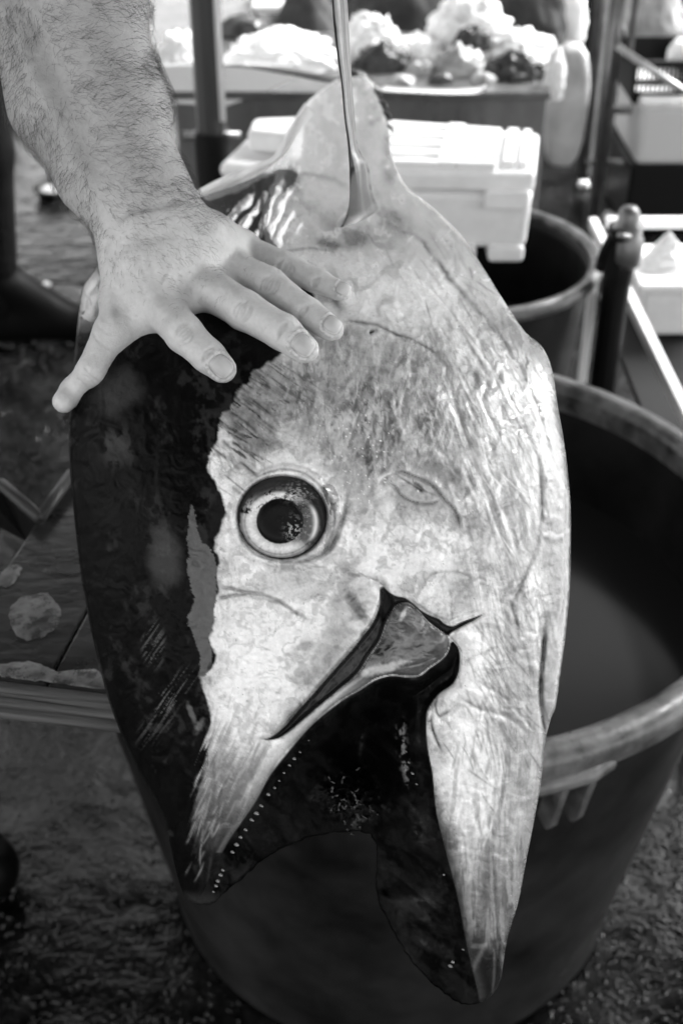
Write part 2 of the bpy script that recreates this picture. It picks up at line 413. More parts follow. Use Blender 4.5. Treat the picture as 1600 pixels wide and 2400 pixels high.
groove([(1090,1560),(1140,1590),(1180,1625),(1215,1665),(1240,1700)], .0010, 6, dark=.12, dw=4, jit=8, amt=.6)
groove([(1148,1400),(1175,1440),(1195,1480),(1215,1530),(1228,1580)], .0012, 7, dark=.25, dw=4, jit=8, amt=.6)
groove([(992,1632),(990,1660),(998,1690),(1016,1732)], .0012, 4, dark=.04, dw=3)
groove([(1004,1600),(1000,1625),(1010,1645),(1035,1630)], .0009, 4, dark=.1, dw=3, jit=4)
groove([(1216,1820),(1212,1880),(1200,1960),(1188,2060),(1178,2150)], .0016, 8, dark=.25, dw=4, amt=.5)
groove([(1040,1720),(1060,1850),(1085,1980),(1110,2100)], .0008, 16)
groove([(330,1740),(345,1800),(352,1860)], .0014, 10)
groove([(372,1886),(395,1940),(405,2000)], .0012, 8)
groove([(700,610),(735,650),(775,700),(800,715)], .0015, 12, dark=.08, dw=10, amt=.75, jit=20)
groove([(640,395),(700,400),(760,410),(800,430)], .0010, 9, dark=.25, dw=6, jit=18, amt=.6)
# ridge along the back, ribbing of the wet back skin
dl, _, _ = pdist(cr(OUT_L, 4), X, Y, 60)
R_ += .002 * np.exp(-((dl - 5) / 5) ** 2) * sstep(900, 1100, Y)
rib = np.sin((X * .86 + Y * .5) / 5.2 + 7 * fbm(X / 60, Y / 60, 3, 3))
ribm = sstep(760, 640, X) * sstep(640, 560, Y) * sstep(380, 430, Y) + (X < 245) * sstep(760, 720, Y) * sstep(610, 640, Y)
R_ += .00045 * rib * ribm
ribj = np.exp(-((X - 603 - 7 * (fbm(Y / 9, Y * 0, 5, 2) - .5)) / 6) ** 2) * sstep(400, 425, Y) * sstep(585, 560, Y)
R_ -= .0016 * ribj
# broad modelling
R_ -= .006 * np.exp(-(((X - 480) / 45) ** 2 + ((Y - 1250) / 260) ** 2))
R_ += .006 * np.exp(-(((X - 870) / 150) ** 2 + ((Y - 900) / 190) ** 2))
R_ -= .0035 * np.exp(-(((X - 800) / 30) ** 2 + ((Y - 1200) / 130) ** 2))
R_ += .004 * np.exp(-(((X - 1010) / 110) ** 2 + ((Y - 1270) / 90) ** 2))
lump = fbm(X / 120, Y / 150, 11, 4) - .5
R_ += .006 * lump * sstep(0, 60, INFL)
R_ += .0030 * (wfbm(X / 52, Y / 60, 12, 4) - .5) * np.where(INM, .4, 1)
cheek = sstep(.5, .62, fbm(X / 40, Y / 70, 14, 4)) * np.exp(-(((X - 860) / 190) ** 2 + ((Y - 920) / 150) ** 2))
strand = np.abs(fbm(X / 26 + .01 * Y, Y / 95, 15, 4) - .5) * 2
R_ += .0005 * (1 - sstep(0, .25, strand)) * np.exp(-(((X - 880) / 190) ** 2 + ((Y - 920) / 160) ** 2))
# inside of the mouth: palate folds, gill scraps
R_ += np.where(INM, .010 * (fbm((X + Y * .95) / 170, (X * .95 - Y) / 60, 21, 3) - .5) * sstep(20, 60, np.minimum(dU, dG)), 0)
gut = np.exp(-(((X - 800) / 62) ** 2 + ((Y - 1850) / 55) ** 2))
R_ += np.where(INM, gut * (.02 + .030 * (fbm(X / 15, Y / 15, 22, 5) - .45)), 0)
edge = sstep(0, 14, INFL)
R_ *= edge
_sl0 = np.interp(gy, [300, 600, 900, 1200, 1500, 1800, 2300], [.75, .68, .50, .28, .20, -.02, -.14]); AC0 = X - (np.cumsum(_sl0) * ST)[:, None]
_fr0 = sstep(900, 1120, X + .25 * (1200 - Y))
R_ += edge * np.where(INM, 0, 1) * (.0013 * (fbm(AC0 / 16, Y / 150, 53, 3) - .5) + .0004 * (fbm(AC0 / 6.5, Y / 95 + X / 160, 51, 4) - .5)) * _fr0
R_ += edge * np.where(INM, 0, 1) * .00045 * (fbm(X / 12, Y / 13, 16, 4) - .5)
FRONT = DEP + REC - R_
BACKD = np.maximum(D0 + np.interp(Y, [150, 450, 700, 900, 1150, 1500, 2300], [.5, .9, 1.5, 1.75, 1.4, .7, .5]) * INFL * MPP, FRONT + .003)

# ---- colour of the skin
def strokes(n, cx, cy, sx, sy, ang, L0, L1, w0, w1, seed, spread=.18, curve=.25):
    """mask of short hairline marks that follow the grain of the skin"""
    r = np.random.default_rng(seed); Mk = np.zeros(X.shape)
    for _ in range(n):
        x = cx + r.normal() * sx; y = cy + r.normal() * sy; a = (ang(x, y) if callable(ang) else ang) + r.normal() * spread; L = r.uniform(L0, L1); k = r.normal() * curve; pts = []
        for q in range(6):
            pts.append((x, y)); x += math.cos(a) * L / 5; y += math.sin(a) * L / 5; a += k / 5
        pts = np.array(pts); w_ = r.uniform(w0, w1); am = r.uniform(.35, 1)
        i0 = int(max(0, (pts[:, 1].min() - 12 - gy[0]) / ST)); i1 = int(min(len(gy), (pts[:, 1].max() + 12 - gy[0]) / ST)); j0 = int(max(0, (pts[:, 0].min() - 12 - gx[0]) / ST)); j1 = int(min(len(gx), (pts[:, 0].max() + 12 - gx[0]) / ST))
        if i1 - i0 < 2 or j1 - j0 < 2: continue
        d, _, t = pdist(pts, X[i0:i1, j0:j1], Y[i0:i1, j0:j1], 12)
        Mk[i0:i1, j0:j1] = np.maximum(Mk[i0:i1, j0:j1], am * np.exp(-(d / w_) ** 2) * np.minimum(1, np.minimum(t, 1 - t) * 4))
    return Mk
n1 = fbm(X / 70, Y / 85, 31, 6); n2 = fbm(X / 18, Y / 20, 32, 5); n3 = fbm(X / 6, Y / 6, 33, 3); n4 = fbm(X / 150, Y / 120, 34, 4)
A = .74 + .50 * (n1 - .5) + .36 * (n2 - .5) + .13 * (n3 - .5)
p1 = wfbm(X / 62, Y / 80, 35, 6); p2 = wfbm(X / 26, Y / 30, 36, 5, 2.2); p3 = wfbm(X / 130, Y / 150, 37, 5, 1.2)
A = A * (1 - .42 * sstep(.52, .62, p1)) * (1 - .30 * sstep(.47, .66, p2)) * (1 - .30 * sstep(.48, .66, p3))
fine = fbm(X / 4.2, Y / 4.6, 38, 3); A = A * (1 - .45 * sstep(.66, .80, fine) * sstep(.44, .58, p1))
def blob(cx, cy, rx, ry, rot=0, soft=.55, wob=.5, seed=40, sc_=40):
    c, s = math.cos(math.radians(rot)), math.sin(math.radians(rot))
    u = ((X - cx) * c + (Y - cy) * s) / rx; v = (-(X - cx) * s + (Y - cy) * c) / ry
    q = np.hypot(u, v) + wob * (fbm(X / sc_, Y / sc_, seed, 5) - .5) * 2
    return sstep(1 + soft, 1 - soft, q)
def mix(m, v):
    global A
    A = A * (1 - m) + v * m
strk = lambda ang, l, w, seed: fbm((X * math.cos(ang) + Y * math.sin(ang)) / l, (-X * math.sin(ang) + Y * math.cos(ang)) / w, seed, 4)
# streaks down the right flank and over the gill cover
flow = np.arctan2(1.0, .62 - .0013 * (Y - 700).clip(-200, 700))
u = X - 784; fr = sstep(900, 1120, X + .25 * (1200 - Y))
_sl = np.interp(gy, [300, 600, 900, 1200, 1500, 1800, 2300], [.75, .68, .50, .28, .20, -.02, -.14]); _g = np.cumsum(_sl) * ST
AC = X - _g[:, None]
S1 = fbm(AC / 6.5, Y / 95 + X / 160, 51, 4)
S2 = fbm((AC - .12 * Y) / 4.2, Y / 55, 52, 4)
S3 = fbm((AC + .10 * Y) / 13, Y / 150, 53, 4)
mix(sstep(.50, .66, S3) * fr * .62, .30)
mix(sstep(.35, .20, S3) * fr * .5, .92)
mix(sstep(.56, .74, S1) * fr * .60 * sstep(.38, .58, p3), .20)
mix(sstep(.56, .72, S2) * sstep(930, 1100, X + .3 * (Y - 900)) * .45 * sstep(.42, .6, p1), .2)
R_x = .0007 * (S1 - .5) * fr + .0005 * (S2 - .5) * fr
# grey cheek muscle under thin skin
ck = .27 + .40 * (n2 - .5) + .22 * sstep(.50, .64, wfbm(X / 20, Y / 60, 143, 5, 2.5)) - .14 * sstep(.55, .62, wfbm(X / 34, Y / 50, 144, 5, 2)); mix(blob(860, 880, 205, 145, 10, seed=41) * .85, ck)
mix(blob(900, 1010, 165, 110, 0, seed=42) * .75, ck)
mix(blob(800, 1130, 50, 70, 0, seed=142) * .5, .33)
mix((1 - sstep(.02, .20, strand)) * np.exp(-(((X - 880) / 190) ** 2 + ((Y - 930) / 190) ** 2)) * .55 * sstep(.35, .6, n1), .66)
mix(blob(700, 900, 130, 70, 20, seed=43) * .75, ck * .95)
mix(blob(560, 960, 60, 100, -15, seed=44) * .8, .22 + .5 * (n2 - .5))
mix(blob(1005, 1078, 56, 22, 20, seed=45) * .85, .16); mix(blob(975, 1125, 70, 50, 20, seed=145) * .55, .34)
mix(blob(985, 1190, 60, 42, 20, seed=46) * .35, .32)
mix(blob(850, 700, 50, 60, 30, seed=47) * .35, .4)
# bright zone round the eye and on the upper jaw
mix(np.exp(-((re - 1.28) / .20) ** 2) * sstep(1330, 1000, Y) * (X < 790) * .9, .93 - .25 * sstep(.50, .66, p2))
mix(blob(600, 1450, 110, 120, 20, seed=48) * .8, .92 - .3 * sstep(.50, .66, p2))
mix(blob(560, 1590, 80, 120, 20, seed=49) * .8, .92 - .25 * sstep(.50, .66, p2))
mix(blob(930, 1260, 150, 60, 0, seed=50, soft=.5) * .75, .93 - .35 * sstep(.50, .66, p2))
mix(blob(660, 1330, 90, 30, -20, seed=53) * .35, .4)
mix(blob(800, 1400, 80, 42, -55, seed=54) * .75, .34 + .4 * (n2 - .5))
mix(blob(755, 1500, 80, 26, -48, seed=55) * .7, .30 + .4 * (n2 - .5))
mix(blob(1105, 1830, 62, 200, -8, seed=56) * .85, .93 - .4 * sstep(.52, .62, S3) * (X > 1080))
mix(sstep(.50, .62, fbm((X - 1170 + .12 * (Y - 1700)) / 11, Y / 130, 59, 4)) * sstep(1600, 1700, Y) * sstep(1090, 1150, X + .1 * (Y - 1800)) * .8, .22)
mix(sstep(1120, 1190, X + .12 * (Y - 1700)) * sstep(1380, 1560, Y) * (X > 1000) * .45, .36)
mix(sstep(1250, 1300, X + .05 * (Y - 1100)) * sstep(760, 900, Y) * .6, .28)  # right-hand strip darkened in colour to stand in for its shading
mix(blob(1130, 640, 60, 90, -40, seed=156) * .5, .88); mix(blob(1180, 1000, 40, 160, -10, seed=157) * .45, .88); mix(blob(960, 640, 90, 70, 30, seed=158) * .6, .86); mix(blob(800, 655, 250, 90, 8, seed=163) * .85, .92 - .3 * sstep(.54, .64, p1)); mix(blob(1000, 560, 100, 70, 50, seed=165) * .75, .92); mix(blob(900, 460, 90, 60, 40, seed=166) * .7, .9)  # pale upper body, albedo lifted further to make up for missing sun
mix(blob(790, 330, 110, 170, 0, seed=57, soft=.3) * .95, .92 + .1 * (n2 - .5))  # tail albedo pushed up as well, since little light reaches it
mix(sstep(.62, .75, fbm((X - 1100 + .12 * (Y - 1700)) / 22, Y / 130, 58, 4)) * sstep(1620, 1720, Y) * (X > 990) * .6, .25)
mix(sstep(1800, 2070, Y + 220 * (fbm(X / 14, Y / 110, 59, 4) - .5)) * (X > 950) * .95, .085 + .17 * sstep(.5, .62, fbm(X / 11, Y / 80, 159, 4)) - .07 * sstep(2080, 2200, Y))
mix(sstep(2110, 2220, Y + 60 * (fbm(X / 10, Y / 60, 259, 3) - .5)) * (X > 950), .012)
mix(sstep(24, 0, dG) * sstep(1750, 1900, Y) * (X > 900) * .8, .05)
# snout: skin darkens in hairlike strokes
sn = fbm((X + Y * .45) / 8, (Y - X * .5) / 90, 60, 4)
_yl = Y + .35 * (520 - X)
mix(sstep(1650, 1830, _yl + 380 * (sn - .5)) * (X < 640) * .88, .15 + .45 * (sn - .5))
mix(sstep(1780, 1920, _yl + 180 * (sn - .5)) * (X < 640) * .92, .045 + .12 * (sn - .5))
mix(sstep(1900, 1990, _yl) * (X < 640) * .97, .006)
# pores, slime dots
dots = vnoise(X / 3.5, Y / 3.5, 61) ** 10
mix(sstep(.25, .7, dots) * blob(800, 1060, 120, 150, seed=62), .95)
mix(sstep(.975, .995, vnoise(X / 5, Y / 5, 63)) * .8, .08)
mix(sstep(.58, .70, strk(.62, 75, 4.2, 64)) * sstep(.40, .60, wfbm(X / 30, Y / 30, 264, 3)) * blob(560, 960, 80, 105, seed=65, soft=.7) * .95, .03)
mix(blob(640, 870, 80, 35, 15, seed=66) * sstep(.5, .6, strk(.62, 50, 4, 67)) * .8, .10)
mix(blob(808, 1372, 13, 22, -20, seed=70, sc_=10) * .8, .08); mix(blob(822, 1400, 14, 22, -35, seed=71, sc_=8) * .8, .09)
mix(blob(700, 1484, 22, 9, -10, seed=72, sc_=8) * .7, .16); mix(blob(818, 1436, 18, 10, 0, seed=73, sc_=8) * .7, .9)
GLZ = cr([(750,1110),(768,1120),(778,1145),(778,1172),(785,1192),(770,1235),(755,1262),(742,1268),(750,1225),(752,1190),(740,1145),(736,1122)], 4, True)
mix(pip(GLZ, X, Y) * .85, .26)
mix(pip(cr([(740,1118),(752,1130),(757,1160),(748,1150)], 4, True), X, Y) * .9, .04)
mix(pip(cr([(762,1158),(774,1156),(773,1172),(760,1185),(757,1175)], 4, True), X, Y) * .9, .03)
flank = lambda x, y: math.atan2(1, float(np.interp(y, [300, 600, 900, 1200, 1500, 1800, 2300], [.8, .7, .52, .30, .22, -.02, -.16])))
out_ = np.where(INM, 0, 1)
mix(strokes(150, 1130, 900, 60, 190, flank, 40, 130, 1.8, 4.5, 1) * out_ * .75, .20)
mix(strokes(90, 1215, 1150, 45, 170, flank, 50, 150, 1.8, 4.5, 2) * out_ * .7, .24)
mix(strokes(70, 1060, 640, 70, 90, flank, 40, 110, 2, 5, 3) * out_ * .6, .30)
mix(strokes(110, 1150, 1560, 55, 90, lambda x, y: 1.15 + (x - 1150) * .002, 30, 110, 1.6, 3.6, 4) * out_ * .8, .14)
mix(strokes(90, 1130, 1850, 48, 170, flank, 40, 150, 2.2, 6, 5) * out_ * .7, .2)
mix(strokes(60, 1140, 1000, 60, 180, flank, 40, 120, 2, 4, 6) * out_ * .7, .95)
mix(strokes(36, 1105, 1780, 36, 110, flank, 30, 120, 2, 5, 7) * out_ * .6, .95)
mix(strokes(60, 850, 900, 110, 90, 1.75, 20, 90, 1.8, 3.4, 8, .45, .8) * out_ * .45, .60)
mix(strokes(26, 900, 960, 120, 90, 1.6, 15, 60, 2.5, 6, 9, .6, 1.0) * out_ * .4, .16)
mix(strokes(70, 480, 1800, 34, 80, lambda x, y: 1.9, 30, 90, 1.8, 3.4, 10, .12) * out_ * .7, .05)
mix(strokes(60, 470, 1830, 34, 90, lambda x, y: 1.95, 30, 90, 1.6, 3.0, 11, .12) * out_ * .6, .42)
mix(strokes(46, 545, 960, 40, 70, .62, 20, 90, 1.8, 4.2, 12, .08, .15) * out_ * .9, .03)
mix(strokes(26, 560, 1480, 60, 100, .3, 8, 26, 1.5, 2.6, 13, .5) * out_ * .6, .25)
mix(strokes(60, 960, 1180, 80, 60, .9, 10, 50, 1.5, 3.2, 14, .7, 1.2) * out_ * .6, .30)
mix(strokes(40, 700, 1290, 60, 18, .15, 15, 60, 1.5, 3.2, 15, .4, .5) * out_ * .6, .22)
for w_, v_ in PAINTS: mix(np.clip(w_, 0, 1), v_)
# operculum upper rim darker blotches near the fin base and hand
mix(blob(755, 560, 32, 12, 10, seed=74, sc_=12) * .9, .05)
mix(blob(812, 545, 26, 26, 0, seed=75, sc_=12) * .8, .06)
mix(blob(905, 510, 22, 40, -50, seed=76, sc_=12) * .6, .15)
RG = .26 + .22 * (n2 - .5) + .1 * (n1 - .5) - .10 * sstep(.53, .60, p1)
# jaw bone, crease, corner
bone = .080 + .09 * (n2 - .5) + .07 * (n1 - .5) - .09 * blob(870, 1472, 34, 62, 32, seed=170, soft=.7)
mL = np.where(inL, lobw * sstep(0, 4, dL), 0)
mix(mL, bone)
mix(np.where(inL, np.exp(-(dL / 6) ** 2) * sstep(1640, 1560, Y) * lobw, 0) * .85, .03)  # bone edge darkened in colour to counter its lit rim
mix(mL * blob(880, 1535, 45, 10, -15, seed=77, sc_=10) * .8, .7)
mix(mL * blob(925, 1412, 5, 16, 25, seed=78, sc_=10) * .8, .6)
lightband = np.where(inL, sstep(1560, 1620, Y) * sstep(1880, 1700, Y) * sstep(1, 8, dL), 0)
mix(np.where(inL, sstep(1540, 1620, Y) * lobw, 0) * .8, .06 + .5 * sstep(-5, 14, dU - 6) * sstep(44, 30, dU))
mix(lightband * .75, .62)
mix(np.where(inC, sstep(0, 3, dC), 0), .022)
mix(np.exp(-((dU - 5) / 5) ** 2) * (Y > 1560) * (Y < 1960) * (X < 900) * .35, .25)
mix(np.where(inN, sstep(0, 3, dN), 0), .035 + .06 * sstep(900, 860, X))
# dark back
BACK = cr([(640,395),(622,440),(605,500),(612,560),(650,600),(700,640),(720,700),(690,760),(640,820),(585,858),(557,882),(537,912),(512,967),(489,1022),(474,1067),(492,1102),(512,1147),(514,1202),(494,1242),(499,1282),(501,1342),(497,1382),(494,1427),(482,1472),(492,1512),(459,1547),(462,1570),(468,1595),(490,1657),(477,1720),(462,1795),(459,1907),(462,1990),(462,2040),(470,2078),(440,2120),(100,2120),(60,900),(60,500),(445,430),(560,400)], 5, True)
dB, _, _ = pdist(BACK, X, Y, 60, True); inB = pip(BACK, X, Y)
sB = np.where(inB, dB, -dB) + 9 * (fbm(X / 16, Y / 14, 81, 5) - .5) + 26 * (fbm(X / 45, Y / 45, 82, 3) - .5) + 16 * (strk(.62, 60, 9, 83) - .5) * sstep(1120, 1040, Y) * sstep(820, 880, Y) + 60 * (sn - .5) * sstep(1640, 1740, Y)
mB = sstep(-4, 4 + 14 * sstep(1640, 1800, Y), sB)
Bk = .0015 + .005 * fbm(X / 25, Y / 90, 84, 5) + .014 * sstep(.56, .66, fbm(X / 55, Y / 75, 85, 5)) * sstep(.45, .6, n2)
Bk += .09 * sstep(.55, .7, strk(-.95, 70, 3.2, 86)) * (blob(400, 1590, 62, 26, -50, soft=.4, wob=.15, seed=87) + blob(352, 1480, 24, 55, 0, seed=88, soft=.4, wob=.2) + .6 * blob(370, 1640, 26, 70, 30, seed=89))
Bk += .03 * blob(270, 1030, 34, 50, 20, seed=90) * sstep(.45, .6, n2) + .04 * blob(380, 1285, 34, 60, 0, seed=91) + .03 * blob(265, 900, 50, 46, -40, seed=92)
Bk += .10 * (blob(458, 1668, 8, 16, 30, seed=93, sc_=8) + blob(440, 1640, 6, 26, -20, seed=94, sc_=8))
Bk += .10 * sstep(600, 540, Y) * sstep(.55, .7, fbm(X / 30, Y / 40, 96, 4)) 
A = A * (1 - mB) + Bk * mB
RG = RG * (1 - mB) + (.20 + .25 * (n2 - .4) + .1 * (n1 - .5)) * mB
mix_j = ribj * (X > 0)
A = A * (1 - mix_j) + .01 * mix_j
dk2 = blob(655, 412, 34, 26, 0, seed=161, sc_=14) * .8; A = A * (1 - dk2) + .03 * dk2
UPB = cr([(455,474),(500,452),(545,437),(600,408),(645,384),(690,398),(668,430),(632,455),(616,500),(622,545),(640,572),(600,572),(540,545),(480,505)], 5, True)
_du, _, _ = pdist(UPB, X, Y, 30, True); _su = sstep(-2, 4, np.where(pip(UPB, X, Y), _du, -_du) + 16 * (wfbm(X / 22, Y / 16, 171, 4) - .5)); A = A * (1 - _su * .93) + .012 * _su * .93
_wp = (blob(566, 512, 40, 62, 32, seed=172, sc_=14, soft=.3) + blob(640, 490, 26, 60, 10, seed=173, sc_=14, soft=.3)).clip(0, 1) * sstep(-.35, .1, rib + 1.2 * (n2 - .5)) * (1 - mix_j)
dk3 = blob(500, 475, 62, 24, 28, seed=162, sc_=14) * .9; A = A * (1 - dk3) + .02 * dk3
# grey wet reflection on the back beside the eye, painted into the albedo
SHEEN = cr([(440,1160),(433,1200),(430,1232),(432,1270),(430,1307),(438,1345),(446,1382),(434,1412),(430,1432),(442,1455),(452,1482),(460,1520),(457,1552),(478,1545),(488,1500),(480,1470),(492,1427),(496,1382),(498,1342),(497,1300),(484,1262),(462,1240),(452,1200)], 4, True)
dS, _, _ = pdist(SHEEN, X, Y, 40, True); sS = np.where(pip(SHEEN, X, Y), dS, -dS) + 13 * (wfbm(X / 11, Y / 8, 95, 5) - .52)
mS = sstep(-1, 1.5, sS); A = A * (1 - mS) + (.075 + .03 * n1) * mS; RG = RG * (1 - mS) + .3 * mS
mix(blob(482, 1532, 5, 10, 20, seed=97, sc_=9), .02)
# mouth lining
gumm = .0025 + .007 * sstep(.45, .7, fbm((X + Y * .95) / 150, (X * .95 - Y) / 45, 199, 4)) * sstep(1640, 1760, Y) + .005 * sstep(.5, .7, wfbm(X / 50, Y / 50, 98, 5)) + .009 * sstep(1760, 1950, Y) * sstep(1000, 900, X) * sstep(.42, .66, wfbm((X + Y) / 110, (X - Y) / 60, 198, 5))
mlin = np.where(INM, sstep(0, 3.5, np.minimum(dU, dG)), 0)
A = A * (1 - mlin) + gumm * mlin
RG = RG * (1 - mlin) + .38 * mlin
A += np.where(INM, gut * .10 * sstep(.60, .74, wfbm(X / 13, Y / 13, 99, 4)) * sstep(770, 820, X), 0)
gl = np.exp(-((dG - 60) / 9) ** 2) * sstep(.55, .7, fbm(X / 9, Y / 12, 100, 3)) * sstep(1640, 1680, Y) * sstep(1830, 1760, Y)
A += np.where(INM, gl * .35, 0)
mix(sstep(2040, 2068, Y) * (X < 600) * .8, .03)
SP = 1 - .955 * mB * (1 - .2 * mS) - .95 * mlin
SP = SP * (1 - .85 * sstep(2120, 2220, Y)) * (1 - .85 * sstep(1850, 1980, Y) * (X < 640))
SP = SP * (1 - .70 * inC) * (1 - .8 * inN); SP = SP + .14 * mlin * sstep(.5, .65, p2)
SP = SP * (1 - .93 * _su); RG = RG + .15 * _su; SP = SP + 1.6 * _wp; RG = RG - .22 * _wp
RG = RG - .16 * mB * sstep(660, 590, Y)
hl_ = blob(200, 690, 26, 62, 12, seed=164, sc_=12, wob=.25); SP = SP + hl_; RG = RG - .14 * hl_
SP = np.clip(SP, 0, 1.6)
A = np.clip(A, .0015, .93); RG = np.clip(RG, .12, .8)

# ---- mesh: clip the grid to the outline, snap its border, close with the far side
C4 = IN[:-1, :-1] & IN[1:, :-1] & IN[:-1, 1:] & IN[1:, 1:]
used = np.zeros(IN.shape, bool)
for a in (0, 1):
    for b in (0, 1): used[a:a + C4.shape[0], b:b + C4.shape[1]] |= C4
cnt = np.zeros(IN.shape, int)
for a in (0, 1):
    for b in (0, 1): cnt[a:a + C4.shape[0], b:b + C4.shape[1]] += C4
bord = used & (cnt < 4)
XX, YY = X.copy(), Y.copy()
bi = np.nonzero(bord); bx, by = X[bi], Y[bi]
best = np.full(bx.shape, 1e9); nx_, ny_ = bx.copy(), by.copy()
for i in range(len(OUTL)):
    a = OUTL[i - 1]; v = OUTL[i] - a; l2 = v @ v + 1e-9
    t = np.clip(((bx - a[0]) * v[0] + (by - a[1]) * v[1]) / l2, 0, 1)
    qx = a[0] + t * v[0]; qy = a[1] + t * v[1]; d = np.hypot(qx - bx, qy - by); k = d < best
    best[k] = d[k]; nx_[k] = qx[k]; ny_[k] = qy[k]
XX[bi] = nx_; YY[bi] = ny_
Fd = FRONT.copy(); Fd[bi] = (D0 + REC)[bi]
idx = -np.ones(IN.shape, int); nu = used.sum(); idx[used] = np.arange(nu)
VF = at(XX[used], YY[used], Fd[used])
inner = used & ~bord; idb = idx.copy(); idb[inner] = nu + np.arange(inner.sum())
VB = at(XX[inner], YY[inner], BACKD[inner])
VB[:, 2] = np.where((VB[:, 1] > .70) & (VB[:, 2] < .8515), .8515, VB[:, 2])          # it rests on the table top
r, c = np.nonzero(C4)
qf = np.stack([idx[r, c], idx[r + 1, c], idx[r + 1, c + 1], idx[r, c + 1]], 1)
qb = np.stack([idb[r, c], idb[r, c + 1], idb[r + 1, c + 1], idb[r + 1, c]], 1)
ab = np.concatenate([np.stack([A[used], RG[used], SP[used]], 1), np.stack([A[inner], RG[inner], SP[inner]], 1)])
M_FISH = mat_attr('fish_skin', bump=.45, bscale=800, bdist=.0008, spec=.55, coat=.5, vary=.16, wet=True)
M_WETD = mat('fish_fin_dark', .03, .3, noise=.5, nscale=40, bump=.3, bscale=200)
fish = empty('tuna', at(800, 1500, .95), 'huge gutted tuna lying on the wooden bench, mouth hanging open toward the viewer', 'fish')
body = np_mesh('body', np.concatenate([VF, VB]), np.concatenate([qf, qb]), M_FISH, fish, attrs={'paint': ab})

def fdep(px, py):
    px = np.asarray(px, float); py = np.asarray(py, float)
    i = np.clip((py - gy[0]) / ST, 0, len(gy) - 2); j = np.clip((px - gx[0]) / ST, 0, len(gx) - 2)
    i0 = i.astype(int); j0 = j.astype(int); fi = i - i0; fj = j - j0
    return ((FRONT[i0, j0] * (1 - fj) + FRONT[i0, j0 + 1] * fj) * (1 - fi) + (FRONT[i0 + 1, j0] * (1 - fj) + FRONT[i0 + 1, j0 + 1] * fj) * fi)

# ---- eyeball: a low dome in the socket with painted iris and pupil
nr, nt_ = 70, 140
rr = np.linspace(0, 1, nr)[:, None]; tt = np.linspace(0, 2 * np.pi, nt_, endpoint=False)[None]
ex = EX + (ERX * .965) * rr * np.cos(tt); ey = EY + (ERY * .965) * rr * np.sin(tt)
sock = float(np.median(DEP[(np.abs(re - 1.1) < .05)])) 
plane = np.polyfit
mk = (re > 1.05) & (re < 1.15)
Am = np.stack([X[mk] - EX, Y[mk] - EY, np.ones(mk.sum())], 1); pc = np.linalg.lstsq(Am, FRONT[mk], rcond=None)[0]
base = pc[0] * (ex - EX) + pc[1] * (ey - EY) + pc[2]
dome = base + .0085 - .0145 * np.sqrt(np.clip(1 - (rr * .97) ** 2, 0, 1)) * np.ones_like(tt)
pr = np.hypot((ex - 643) / 54, (ey - 1197) / 52)
ir = np.hypot((ex - 644) / 95, (ey - 1200) / 85)
dome += .0010 * np.exp(-((ir - 1.0) / .05) ** 2) - .0012 * sstep(1.02, .9, pr) + .0012 * sstep(.8, .2, pr)
nn = fbm(ex / 9, ey / 9, 110, 5); ntan = fbm(np.arctan2(ey - 1198, ex - 641) * 14, pr * 6, 111, 4)
e = .02 + .02 * nn
e = np.where(ir < 1, e, e)
wi = sstep(1.03, .93, ir + .16 * (nn - .5)) * (1 - .9 * sstep(.76, .90, ir) * sstep(1190, 1150, ey - .35 * (ex - 640))) * (1 - .75 * sstep(.80, .88, ir) * sstep(690, 715, ex)); e = e * (1 - wi) + (.40 + .36 * np.exp(-((ir - .73) / .13) ** 2) - .22 * np.exp(-((ir - .86) / .025) ** 2) + .45 * (ntan - .5) - .5 * sstep(.55, .62, wfbm(ex / 14, ey / 10, 115, 4)) * (ey < 1180)) * wi
crz = np.exp(-((ir - .93) / .03) ** 2) * wi; e = e * (1 - .6 * crz) + .25 * .6 * crz
smr = sstep(.0, .3, (ex - 660) / 60) * sstep(738, 712, ex) * sstep(1128, 1160, ey) * sstep(1262, 1236, ey - .2 * (ex - 690))
e = e * (1 - smr * .9) + (.022 + .12 * sstep(.60, .68, fbm(ex / 5, ey / 5, 112, 3))) * smr * .9
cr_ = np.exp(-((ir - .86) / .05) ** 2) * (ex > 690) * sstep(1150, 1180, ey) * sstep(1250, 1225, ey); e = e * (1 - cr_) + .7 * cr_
pu = sstep(1.03, .97, pr + .05 * (nn - .5)); e = e * (1 - pu) + .006 * pu
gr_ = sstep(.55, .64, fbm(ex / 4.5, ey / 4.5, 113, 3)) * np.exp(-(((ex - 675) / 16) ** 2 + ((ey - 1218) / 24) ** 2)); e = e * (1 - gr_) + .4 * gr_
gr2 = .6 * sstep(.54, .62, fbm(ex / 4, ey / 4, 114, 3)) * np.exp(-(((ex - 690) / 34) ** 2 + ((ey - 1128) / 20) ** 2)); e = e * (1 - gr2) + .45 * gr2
rg = np.clip(.09 + .3 * wi * (nn) + .3 * gr_ + .2 * smr, .05, .6)
Ve = at(ex, ey, dome).reshape(-1, 3)
ii = np.arange(nr - 1)[:, None] * nt_; jj = np.arange(nt_)[None]
q = np.stack([(ii + jj), (ii + nt_ + jj), (ii + nt_ + (jj + 1) % nt_), (ii + (jj + 1) % nt_)], -1).reshape(-1, 4)
ea = np.stack([np.clip(e, .004, .9).ravel(), rg.ravel()], 1)
M_EYE = mat_attr('fish_eye', bump=.1, bscale=900, bdist=.0003, spec=.06, coat=.0, vary=.05)
np_mesh('eye', Ve, q, M_EYE, fish, attrs={'paint': ea})

